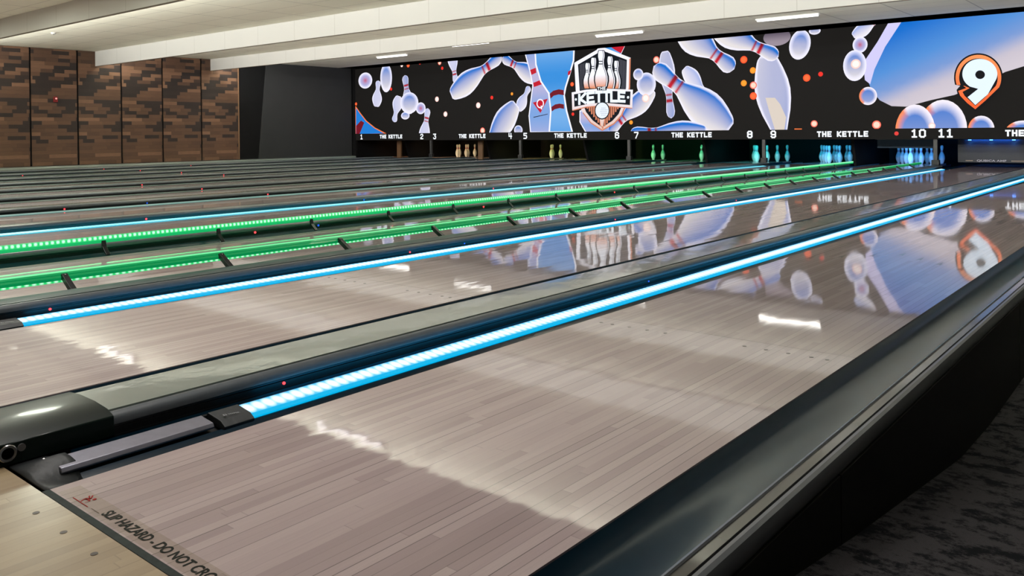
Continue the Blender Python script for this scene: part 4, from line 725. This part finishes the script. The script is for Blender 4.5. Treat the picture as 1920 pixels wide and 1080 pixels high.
SHIELD=[('white', [(-10.004, 2.988), (-9.148, 2.646), (-9.175, 1.904), (-9.243, 1.556), (-9.417, 1.184), (-9.656, 0.974), (-10.027, 0.807), (-10.389, 1.009), (-10.638, 1.287), (-10.8, 1.631), (-10.854, 1.896), (-10.892, 2.627)]), ('copper', [(-9.148, 2.646), (-9.175, 1.904), (-9.243, 1.556), (-9.417, 1.184), (-9.656, 0.974), (-10.027, 0.807), (-10.389, 1.009), (-10.638, 1.287), (-10.619, 1.307), (-10.373, 1.035), (-10.026, 0.843), (-9.671, 1.007), (-9.452, 1.21), (-9.281, 1.557), (-9.216, 1.905), (-9.192, 2.616)]), ('black', [(-10.005, 2.891), (-9.262, 2.603), (-9.292, 1.909), (-9.354, 1.585), (-9.52, 1.237), (-9.715, 1.063), (-10.026, 0.902), (-10.32, 1.086), (-10.527, 1.311), (-10.672, 1.627), (-10.727, 1.891), (-10.774, 2.573)]), ('grey', [(-10.719, 2.57), (-10.71, 2.572), (-10.695, 1.889), (-10.704, 1.89)]), ('grey', [(-10.691, 2.576), (-10.681, 2.578), (-10.666, 1.888), (-10.676, 1.889)]), ('grey', [(-10.662, 2.582), (-10.653, 2.584), (-10.638, 1.887), (-10.647, 1.887)]), ('grey', [(-10.633, 2.588), (-10.624, 2.59), (-10.609, 1.886), (-10.619, 1.886)]), ('grey', [(-10.605, 2.594), (-10.595, 2.596), (-10.581, 1.885), (-10.59, 1.885)]), ('grey', [(-10.576, 2.6), (-10.567, 2.602), (-10.552, 1.884), (-10.562, 1.884)]), ('grey', [(-10.548, 2.606), (-10.539, 2.608), (-10.524, 1.882), (-10.534, 1.883)]), ('grey', [(-10.52, 2.612), (-10.51, 2.615), (-10.496, 1.881), (-10.505, 1.882)]), ('grey', [(-10.491, 2.619), (-10.482, 2.621), (-10.468, 1.88), (-10.477, 1.881)]), ('grey', [(-9.491, 2.643), (-9.482, 2.64), (-9.498, 1.867), (-9.507, 1.867)]), ('grey', [(-9.467, 2.634), (-9.458, 2.631), (-9.475, 1.866), (-9.484, 1.866)]), ('grey', [(-9.444, 2.625), (-9.435, 2.622), (-9.451, 1.865), (-9.46, 1.865)]), ('grey', [(-9.42, 2.616), (-9.411, 2.613), (-9.428, 1.864), (-9.436, 1.864)]), ('grey', [(-9.397, 2.607), (-9.388, 2.604), (-9.404, 1.863), (-9.413, 1.863)]), ('grey', [(-9.373, 2.598), (-9.364, 2.595), (-9.38, 1.862), (-9.389, 1.862)]), ('grey', [(-9.35, 2.589), (-9.341, 2.586), (-9.357, 1.861), (-9.366, 1.862)]), ('grey', [(-9.326, 2.58), (-9.318, 2.577), (-9.334, 1.86), (-9.342, 1.861)]), ('grey', [(-9.303, 2.571), (-9.294, 2.568), (-9.31, 1.859), (-9.319, 1.86)]), ('copper', [(-10.503, 1.466), (-10.453, 1.465), (-10.454, 1.4), (-10.504, 1.391)]), ('copper', [(-10.434, 1.464), (-10.384, 1.463), (-10.386, 1.327), (-10.436, 1.318)]), ('copper', [(-10.366, 1.462), (-10.316, 1.461), (-10.318, 1.253), (-10.368, 1.244)]), ('copper', [(-10.297, 1.46), (-10.248, 1.459), (-10.251, 1.179), (-10.3, 1.169)]), ('copper', [(-10.229, 1.458), (-10.18, 1.457), (-10.183, 1.104), (-10.233, 1.094)]), ('copper', [(-10.161, 1.456), (-10.112, 1.455), (-10.116, 1.028), (-10.166, 1.018)]), ('copper', [(-10.094, 1.455), (-10.045, 1.453), (-10.05, 0.95), (-10.099, 0.941)]), ('copper', [(-10.026, 1.453), (-9.977, 1.451), (-9.983, 0.869), (-10.032, 0.859)]), ('copper', [(-9.959, 1.451), (-9.91, 1.45), (-9.916, 0.934), (-9.964, 0.925)]), ('copper', [(-9.892, 1.449), (-9.844, 1.448), (-9.848, 1.01), (-9.897, 1.001)]), ('copper', [(-9.826, 1.447), (-9.777, 1.446), (-9.781, 1.083), (-9.829, 1.074)]), ('copper', [(-9.759, 1.445), (-9.711, 1.444), (-9.714, 1.155), (-9.762, 1.146)]), ('copper', [(-9.693, 1.444), (-9.646, 1.442), (-9.648, 1.225), (-9.696, 1.216)]), ('copper', [(-9.628, 1.442), (-9.58, 1.44), (-9.581, 1.295), (-9.629, 1.286)]), ('copper', [(-9.562, 1.44), (-9.515, 1.439), (-9.515, 1.363), (-9.563, 1.355)]), ('black', [(-10.591, 1.927), (-10.612, 1.983), (-10.63, 2.067), (-10.626, 2.149), (-10.595, 2.238), (-10.547, 2.325), (-10.533, 2.386), (-10.537, 2.441), (-10.552, 2.504), (-10.551, 2.552), (-10.542, 2.593), (-10.527, 2.613), (-10.392, 2.605), (-10.376, 2.583), (-10.366, 2.541), (-10.367, 2.494), (-10.385, 2.433), (-10.39, 2.378), (-10.376, 2.316), (-10.326, 2.224), (-10.293, 2.134), (-10.291, 2.051), (-10.312, 1.97), (-10.336, 1.916)]), ('white', [(-10.53, 1.93), (-10.546, 1.984), (-10.56, 2.065), (-10.557, 2.145), (-10.532, 2.23), (-10.495, 2.315), (-10.484, 2.375), (-10.487, 2.428), (-10.498, 2.489), (-10.498, 2.536), (-10.49, 2.575), (-10.479, 2.594), (-10.41, 2.59), (-10.399, 2.57), (-10.392, 2.529), (-10.393, 2.483), (-10.406, 2.424), (-10.41, 2.371), (-10.4, 2.31), (-10.365, 2.222), (-10.342, 2.134), (-10.341, 2.055), (-10.356, 1.976), (-10.373, 1.923)]), ('black', [(-10.549, 1.93), (-10.565, 1.984), (-10.579, 2.065), (-10.576, 2.146), (-10.551, 2.231), (-10.514, 2.316), (-10.503, 2.376), (-10.505, 2.429), (-10.517, 2.49), (-10.517, 2.537), (-10.509, 2.576), (-10.497, 2.596), (-10.438, 2.592), (-10.427, 2.571), (-10.421, 2.531), (-10.421, 2.484), (-10.434, 2.425), (-10.438, 2.372), (-10.428, 2.312), (-10.393, 2.223), (-10.37, 2.136), (-10.369, 2.056), (-10.384, 1.977), (-10.401, 1.924)]), ('pinshade', [(-10.562, 1.931), (-10.578, 1.985), (-10.592, 2.066), (-10.589, 2.146), (-10.564, 2.232), (-10.526, 2.317), (-10.515, 2.376), (-10.518, 2.43), (-10.53, 2.491), (-10.529, 2.537), (-10.522, 2.577), (-10.51, 2.596), (-10.454, 2.593), (-10.443, 2.572), (-10.436, 2.532), (-10.437, 2.485), (-10.45, 2.426), (-10.453, 2.373), (-10.444, 2.312), (-10.408, 2.224), (-10.386, 2.136), (-10.384, 2.057), (-10.4, 1.977), (-10.417, 1.925)]), ('black', [(-10.521, 2.417), (-10.447, 2.413), (-10.447, 2.396), (-10.521, 2.4)]), ('black', [(-10.522, 2.37), (-10.447, 2.366), (-10.447, 2.349), (-10.522, 2.353)]), ('black', [(-9.693, 1.89), (-9.713, 1.949), (-9.729, 2.038), (-9.726, 2.125), (-9.696, 2.219), (-9.651, 2.311), (-9.638, 2.376), (-9.641, 2.435), (-9.656, 2.501), (-9.655, 2.552), (-9.646, 2.595), (-9.632, 2.616), (-9.504, 2.608), (-9.489, 2.586), (-9.48, 2.542), (-9.48, 2.491), (-9.497, 2.427), (-9.502, 2.369), (-9.489, 2.303), (-9.441, 2.206), (-9.41, 2.11), (-9.408, 2.023), (-9.429, 1.937), (-9.451, 1.88)]), ('white', [(-9.635, 1.893), (-9.651, 1.95), (-9.663, 2.036), (-9.661, 2.121), (-9.637, 2.212), (-9.602, 2.302), (-9.591, 2.365), (-9.594, 2.422), (-9.605, 2.486), (-9.604, 2.536), (-9.597, 2.578), (-9.586, 2.598), (-9.521, 2.594), (-9.511, 2.573), (-9.504, 2.53), (-9.505, 2.48), (-9.517, 2.418), (-9.521, 2.361), (-9.511, 2.297), (-9.478, 2.204), (-9.457, 2.111), (-9.456, 2.026), (-9.47, 1.942), (-9.486, 1.887)]), ('black', [(-9.653, 1.893), (-9.668, 1.951), (-9.681, 2.037), (-9.679, 2.122), (-9.655, 2.213), (-9.62, 2.303), (-9.609, 2.366), (-9.612, 2.423), (-9.623, 2.487), (-9.622, 2.537), (-9.615, 2.579), (-9.604, 2.6), (-9.548, 2.596), (-9.537, 2.574), (-9.531, 2.531), (-9.531, 2.482), (-9.544, 2.419), (-9.547, 2.363), (-9.538, 2.299), (-9.505, 2.205), (-9.483, 2.112), (-9.482, 2.028), (-9.497, 1.943), (-9.513, 1.888)]), ('pinshade', [(-9.665, 1.894), (-9.68, 1.951), (-9.693, 2.037), (-9.691, 2.122), (-9.667, 2.213), (-9.632, 2.304), (-9.621, 2.367), (-9.623, 2.424), (-9.635, 2.488), (-9.634, 2.538), (-9.627, 2.58), (-9.616, 2.6), (-9.563, 2.597), (-9.552, 2.575), (-9.546, 2.532), (-9.546, 2.483), (-9.559, 2.42), (-9.562, 2.364), (-9.553, 2.299), (-9.52, 2.206), (-9.498, 2.113), (-9.497, 2.028), (-9.511, 1.944), (-9.528, 1.888)]), ('black', [(-9.627, 2.41), (-9.556, 2.406), (-9.556, 2.388), (-9.627, 2.392)]), ('black', [(-9.627, 2.36), (-9.556, 2.356), (-9.556, 2.339), (-9.627, 2.342)]), ('black', [(-10.415, 1.92), (-10.439, 1.987), (-10.459, 2.086), (-10.455, 2.185), (-10.419, 2.291), (-10.364, 2.395), (-10.348, 2.468), (-10.352, 2.534), (-10.369, 2.609), (-10.369, 2.666), (-10.358, 2.715), (-10.341, 2.739), (-10.196, 2.729), (-10.178, 2.703), (-10.166, 2.654), (-10.167, 2.596), (-10.188, 2.524), (-10.193, 2.459), (-10.177, 2.384), (-10.12, 2.275), (-10.083, 2.167), (-10.081, 2.069), (-10.105, 1.972), (-10.132, 1.908)]), ('white', [(-10.355, 1.922), (-10.374, 1.987), (-10.39, 2.084), (-10.387, 2.18), (-10.357, 2.283), (-10.312, 2.385), (-10.299, 2.456), (-10.302, 2.52), (-10.316, 2.593), (-10.316, 2.649), (-10.307, 2.697), (-10.293, 2.72), (-10.214, 2.715), (-10.2, 2.69), (-10.192, 2.642), (-10.193, 2.586), (-10.208, 2.515), (-10.213, 2.451), (-10.201, 2.379), (-10.159, 2.273), (-10.132, 2.168), (-10.13, 2.072), (-10.148, 1.978), (-10.169, 1.915)]), ('black', [(-10.373, 1.923), (-10.393, 1.988), (-10.409, 2.085), (-10.406, 2.181), (-10.376, 2.284), (-10.331, 2.386), (-10.318, 2.457), (-10.321, 2.522), (-10.335, 2.595), (-10.335, 2.651), (-10.325, 2.698), (-10.311, 2.721), (-10.241, 2.717), (-10.228, 2.692), (-10.22, 2.643), (-10.22, 2.588), (-10.236, 2.517), (-10.24, 2.453), (-10.229, 2.38), (-10.187, 2.274), (-10.159, 2.169), (-10.158, 2.074), (-10.176, 1.979), (-10.197, 1.916)]), ('pinshade', [(-10.386, 1.924), (-10.405, 1.989), (-10.422, 2.086), (-10.418, 2.182), (-10.388, 2.285), (-10.344, 2.387), (-10.33, 2.458), (-10.333, 2.522), (-10.348, 2.595), (-10.347, 2.651), (-10.338, 2.699), (-10.324, 2.722), (-10.257, 2.718), (-10.243, 2.693), (-10.235, 2.644), (-10.236, 2.588), (-10.252, 2.518), (-10.256, 2.454), (-10.244, 2.381), (-10.202, 2.275), (-10.175, 2.17), (-10.173, 2.074), (-10.192, 1.979), (-10.212, 1.916)]), ('black', [(-10.337, 2.507), (-10.248, 2.501), (-10.248, 2.481), (-10.338, 2.487)]), ('black', [(-10.338, 2.45), (-10.249, 2.445), (-10.249, 2.425), (-10.338, 2.43)]), ('black', [(-9.905, 1.899), (-9.929, 1.968), (-9.95, 2.07), (-9.946, 2.172), (-9.909, 2.28), (-9.854, 2.387), (-9.837, 2.462), (-9.841, 2.53), (-9.859, 2.608), (-9.859, 2.667), (-9.847, 2.717), (-9.83, 2.741), (-9.686, 2.731), (-9.668, 2.705), (-9.657, 2.654), (-9.657, 2.595), (-9.678, 2.521), (-9.684, 2.454), (-9.668, 2.377), (-9.61, 2.265), (-9.573, 2.154), (-9.571, 2.053), (-9.595, 1.953), (-9.623, 1.887)]), ('white', [(-9.846, 1.901), (-9.866, 1.968), (-9.883, 2.068), (-9.879, 2.167), (-9.849, 2.273), (-9.804, 2.378), (-9.79, 2.451), (-9.793, 2.517), (-9.808, 2.592), (-9.807, 2.65), (-9.798, 2.699), (-9.784, 2.723), (-9.704, 2.717), (-9.69, 2.692), (-9.682, 2.642), (-9.682, 2.585), (-9.698, 2.512), (-9.703, 2.446), (-9.691, 2.372), (-9.648, 2.262), (-9.62, 2.154), (-9.618, 2.056), (-9.637, 1.958), (-9.658, 1.894)]), ('black', [(-9.865, 1.902), (-9.884, 1.969), (-9.901, 2.069), (-9.898, 2.168), (-9.867, 2.274), (-9.822, 2.379), (-9.808, 2.452), (-9.811, 2.518), (-9.826, 2.593), (-9.825, 2.651), (-9.816, 2.7), (-9.802, 2.724), (-9.731, 2.719), (-9.717, 2.694), (-9.709, 2.644), (-9.709, 2.586), (-9.725, 2.513), (-9.729, 2.448), (-9.718, 2.373), (-9.675, 2.264), (-9.647, 2.156), (-9.645, 2.057), (-9.664, 1.96), (-9.685, 1.895)]), ('pinshade', [(-9.877, 1.903), (-9.896, 1.97), (-9.913, 2.07), (-9.91, 2.169), (-9.879, 2.275), (-9.834, 2.379), (-9.82, 2.453), (-9.824, 2.519), (-9.838, 2.594), (-9.837, 2.652), (-9.828, 2.701), (-9.814, 2.725), (-9.746, 2.72), (-9.732, 2.695), (-9.724, 2.645), (-9.724, 2.587), (-9.74, 2.514), (-9.745, 2.449), (-9.733, 2.374), (-9.69, 2.265), (-9.662, 2.157), (-9.66, 2.058), (-9.679, 1.96), (-9.7, 1.895)]), ('black', [(-9.827, 2.503), (-9.736, 2.497), (-9.737, 2.477), (-9.828, 2.482)]), ('black', [(-9.828, 2.445), (-9.737, 2.44), (-9.737, 2.419), (-9.828, 2.425)]), ('black', [(-10.204, 1.911), (-10.236, 1.993), (-10.263, 2.115), (-10.257, 2.235), (-10.21, 2.363), (-10.138, 2.49), (-10.117, 2.578), (-10.122, 2.659), (-10.145, 2.75), (-10.145, 2.821), (-10.13, 2.88), (-10.108, 2.908), (-9.939, 2.896), (-9.916, 2.865), (-9.901, 2.804), (-9.902, 2.734), (-9.928, 2.647), (-9.936, 2.567), (-9.915, 2.477), (-9.842, 2.343), (-9.795, 2.212), (-9.792, 2.092), (-9.823, 1.975), (-9.857, 1.897)]), ('white', [(-10.145, 1.914), (-10.172, 1.993), (-10.194, 2.112), (-10.19, 2.23), (-10.149, 2.356), (-10.087, 2.48), (-10.069, 2.567), (-10.074, 2.646), (-10.093, 2.735), (-10.093, 2.803), (-10.08, 2.861), (-10.061, 2.889), (-9.956, 2.882), (-9.938, 2.852), (-9.927, 2.792), (-9.927, 2.724), (-9.949, 2.638), (-9.954, 2.56), (-9.938, 2.471), (-9.88, 2.341), (-9.843, 2.213), (-9.84, 2.096), (-9.865, 1.98), (-9.893, 1.903)]), ('black', [(-10.163, 1.914), (-10.19, 1.994), (-10.213, 2.113), (-10.208, 2.231), (-10.167, 2.357), (-10.106, 2.481), (-10.088, 2.568), (-10.092, 2.647), (-10.112, 2.736), (-10.111, 2.805), (-10.098, 2.863), (-10.079, 2.891), (-9.984, 2.884), (-9.965, 2.853), (-9.954, 2.794), (-9.955, 2.726), (-9.976, 2.639), (-9.982, 2.562), (-9.966, 2.473), (-9.907, 2.343), (-9.87, 2.214), (-9.868, 2.097), (-9.892, 1.981), (-9.92, 1.904)]), ('pinshade', [(-10.176, 1.915), (-10.202, 1.995), (-10.225, 2.114), (-10.221, 2.232), (-10.18, 2.357), (-10.118, 2.482), (-10.1, 2.569), (-10.104, 2.647), (-10.124, 2.737), (-10.123, 2.806), (-10.111, 2.864), (-10.091, 2.892), (-9.999, 2.885), (-9.98, 2.855), (-9.969, 2.795), (-9.97, 2.727), (-9.991, 2.64), (-9.997, 2.563), (-9.981, 2.474), (-9.923, 2.343), (-9.885, 2.215), (-9.883, 2.098), (-9.908, 1.982), (-9.936, 1.905)]), ('black', [(-10.11, 2.628), (-9.986, 2.62), (-9.987, 2.596), (-10.11, 2.604)]), ('black', [(-10.11, 2.56), (-9.987, 2.552), (-9.987, 2.528), (-10.111, 2.535)]), ('white', [(-10.977, 1.843), (-10.505, 1.895), (-10.015, 1.908), (-9.083, 1.838), (-9.105, 1.382), (-10.02, 1.473), (-10.51, 1.453), (-10.963, 1.373)]), ('copper', [(-10.963, 1.373), (-10.51, 1.453), (-10.02, 1.473), (-9.105, 1.382), (-9.111, 1.363), (-10.02, 1.447), (-10.51, 1.425), (-10.957, 1.347)]), ('black', [(-10.901, 1.787), (-10.474, 1.839), (-10.016, 1.849), (-9.153, 1.796), (-9.174, 1.454), (-10.019, 1.542), (-10.478, 1.517), (-10.891, 1.456)]), ('black', [(-10.177, 1.966), (-9.863, 1.953), (-9.873, 1.851), (-10.163, 1.863)]), ('disc', (-10.841, 1.651), 0.035, 0.035), ('disc', (-9.227, 1.651), 0.035, 0.035), ('white', [(-10.1, 1.147), (-9.941, 1.144), (-9.989, 0.927), (-10.05, 0.928)]), ('blackdisc', (-10.015, 1.337), 0.235, 0.235), ('disc', (-10.015, 1.337), 0.205, 0.205), ('greydisc', (-10.039, 1.356), 0.011, 0.011), ('greydisc', (-10.061, 1.31), 0.011, 0.011), ('greydisc', (-10.04, 1.263), 0.011, 0.011), ('greydisc', (-10.014, 1.401), 0.011, 0.011), ('greydisc', (-9.994, 1.355), 0.011, 0.011), ('greydisc', (-10.015, 1.309), 0.011, 0.011), ('greydisc', (-9.995, 1.262), 0.011, 0.011), ('greydisc', (-10.016, 1.217), 0.011, 0.011), ('greydisc', (-9.969, 1.4), 0.011, 0.011), ('greydisc', (-9.948, 1.353), 0.011, 0.011), ('greydisc', (-9.97, 1.308), 0.011, 0.011), ('greydisc', (-9.949, 1.261), 0.011, 0.011), ('greydisc', (-9.971, 1.216), 0.011, 0.011), ('greydisc', (-9.923, 1.399), 0.011, 0.011), ('greydisc', (-9.902, 1.352), 0.011, 0.011), ('greydisc', (-9.924, 1.307), 0.011, 0.011), ('greydisc', (-9.903, 1.26), 0.011, 0.011), ('greydisc', (-9.925, 1.215), 0.011, 0.011), ('greydisc', (-9.857, 1.351), 0.011, 0.011), ('greydisc', (-9.879, 1.306), 0.011, 0.011), ('greydisc', (-9.858, 1.259), 0.011, 0.011)]
KT=[((-10.762, 1.531), (-10.76, 1.766)), ((-10.493, 1.554), (-10.49, 1.798)), ((-10.228, 1.567), (-10.225, 1.809)), ((-9.982, 1.574), (-9.98, 1.815)), ((-9.755, 1.572), (-9.753, 1.811)), ((-9.531, 1.565), (-9.529, 1.797)), ((-9.296, 1.553), (-9.293, 1.778))]
THE=((-10.157, 1.881), (-9.887, 1.939))

def add_poly(pts, col, rm, rw):
    pts = [tuple(p) for p in pts]; y = nxt(); zs = [p[1] for p in pts]; z0, z1 = min(zs), max(zs)
    if col == 'giant': tri_fill(pts, giant_col, y, 0.12)
    elif col in ('lav', 'sky'):
        a_, b2 = (hexc(120, 158, 216), hexc(184, 176, 210)) if col == 'lav' else (hexc(112, 168, 224), hexc(52, 138, 214))
        tri_fill(pts, lambda x_, z_: lerp(b2, a_, 0.5 + 0.5 * math.sin((z_ - z0) / (z1 - z0) * 7)), y, 0.2)
    else: tri_fill(pts, lambda x_, z_: SOL[col], y)
    if rm: rim(pts, rw, SOL[rm], y - 0.0001)
for a in ART:
    if a[0] == 'pin': a_pin(*a[1:])
    elif a[0] == 'ell': a_ell(*a[1:])
    elif a[0] == 'bok': a_disc(a[1], a[2], a[2], *BOK[a[3]])
    elif a[0] == 'poly': add_poly(*a[1:])
    elif a[0] == 'ring':
        a_disc(a[1], a[2], a[2], SOL['white'], SOL['white']); a_disc(a[1], a[2] - a[3], a[2] - a[3], SOL['red'], SOL['red'])
def flush(name, clip=True):
    me = bpy.data.meshes.new(name); me.from_pydata(AV, [], AF); at = me.color_attributes.new('Col', 'FLOAT_COLOR', 'POINT')
    for i, c in enumerate(AC): at.data[i].color = (*c, 1)
    if clip:
        bm = bmesh.new(); bm.from_mesh(me)
        for co, no in (((0, 0, SZC - SZ0), (0, 0, -1)), ((0, 0, SZ1 - SZ0), (0, 0, 1)), ((SX0 - OX, 0, 0), (-1, 0, 0)), ((SX1 - OX, 0, 0), (1, 0, 0))):
            bmesh.ops.bisect_plane(bm, geom=bm.verts[:] + bm.edges[:] + bm.faces[:], plane_co=co, plane_no=no, clear_outer=True)
        bm.to_mesh(me); bm.free()
    me.materials.append(M_art); o_ = bpy.data.objects.new(name, me); link(o_, scr); AV.clear(); AF.clear(); AC.clear(); return o_
flush('pin_picture')['label'] = 'picture of tumbling blue white bowling pins and lights'
lay[0] = 0.022
for c, p in NINE:
    y = nxt()
    if c == 'orange': tri_fill(p, lambda x_, z_: lerp(hexc(244, 100, 50), hexc(248, 150, 90), (z_ - 1.3) / 0.9), y, 0.25)
    else: tri_fill(p, lambda x_, z_, c=c: hexc(225, 240, 255) if c == 'white' else hexc(16, 16, 20), y)
flush('nine_badge')['label'] = 'white number nine badge with an orange outline'
lay[0] = 0.022
for it in SHIELD:
    y = nxt()
    if it[0] in ('disc', 'blackdisc', 'greydisc'):
        c = {'disc': hexc(228, 236, 246), 'blackdisc': SOL['black'], 'greydisc': hexc(150, 160, 185)}[it[0]]; a_disc(it[1], it[2], it[3], c, c, y)
    elif it[0] == 'pinshade':
        zs = [p[1] for p in it[1]]; z0, z1 = min(zs), max(zs)
        tri_fill(it[1], lambda x_, z_: lerp(hexc(222, 130, 80), hexc(240, 244, 252), (z_ - z0) / (z1 - z0) / 0.38), y, 0.12)
    elif it[0] == 'white': tri_fill(it[1], lambda x_, z_: lerp(hexc(225, 190, 176), hexc(240, 240, 250), (z_ - 0.9) / 1.0), y, 0.3)
    else: tri_fill(it[1], lambda x_, z_: SOL[it[0]], y)
tm = MB()
for i, ch in enumerate('KETTLE'):
    (xb0, zb0), (_, zt0) = KT[i]; (xb1, zb1), (_, zt1) = KT[i + 1]
    wd_ = (xb1 - xb0)
    fn = lambda u, v_: (xb0 + wd_ * (0.14 + 0.72 * u), (zb0 + (zb1 - zb0) * u) * (1 - v_) + (zt0 + (zt1 - zt0) * u) * v_)
    for pl in GL[ch]:
        for (a, b_), (c, d) in zip(pl, pl[1:]):
            p = Vector(fn(a / 4, b_ / 6)); q = Vector(fn(c / 4, d / 6)); t_ = (q - p).normalized(); n_ = Vector((-t_.y, t_.x)) * 0.036; e = t_ * 0.030; k_ = len(AV)
            for u in (p - e + n_, p - e - n_, q + e - n_, q + e + n_): AV.append((u.x - OX, -0.0450, u.y - SZ0)); AC.append(hexc(235, 245, 255))
            AF.append((k_, k_ + 1, k_ + 2, k_ + 3))
flush('shield_badge')['label'] = 'shield badge with five pins, THE KETTLE banner and golf ball'
thx = (THE[0][0] + THE[1][0]) / 2; thz = (THE[0][1] + THE[1][1]) / 2
q = MB(); word(q, 'THE', thx - OX, thz - SZ0, -0.0450, 0.055, 0.062, 0.017, 0.035); q.build('badge_caption', M_wtxt, scr)
caps = [(-18.156, 0.697), (-14.62, 0.697), (-11.06, 0.695), (-7.49, 0.692), (-3.948, 0.690), (-0.39, 0.688)]
for cx_, cz_ in caps:
    q = MB(); word(q, 'THE KETTLE', cx_ - OX, cz_ - SZ0 + 0.0, -0.004, 0.062, 0.092, 0.031, 0.048); q.build('caption', M_wtxt, scr)
MB().cyl((-2.86 - OX, -0.005, 0.694 - SZ0), 0.042, 0.002, 'y', 20).build('status_dot', emis_mat('red_dot', col=(0.85, 0.06, 0.05)), scr)
nums = {1: -19.601, 2: -16.733, 3: -16.172, 4: -13.147, 5: -12.604, 6: -9.588, 7: -9.019, 8: -6.013, 9: -5.459, 10: -2.446, 11: -1.949}
for k, x_ in nums.items():
    q = MB(); word(q, str(k), x_ - OX, 0.692 - SZ0, -0.004, 0.095, 0.138, 0.033, 0.055); q.build('lane_number', M_wtxt, scr)
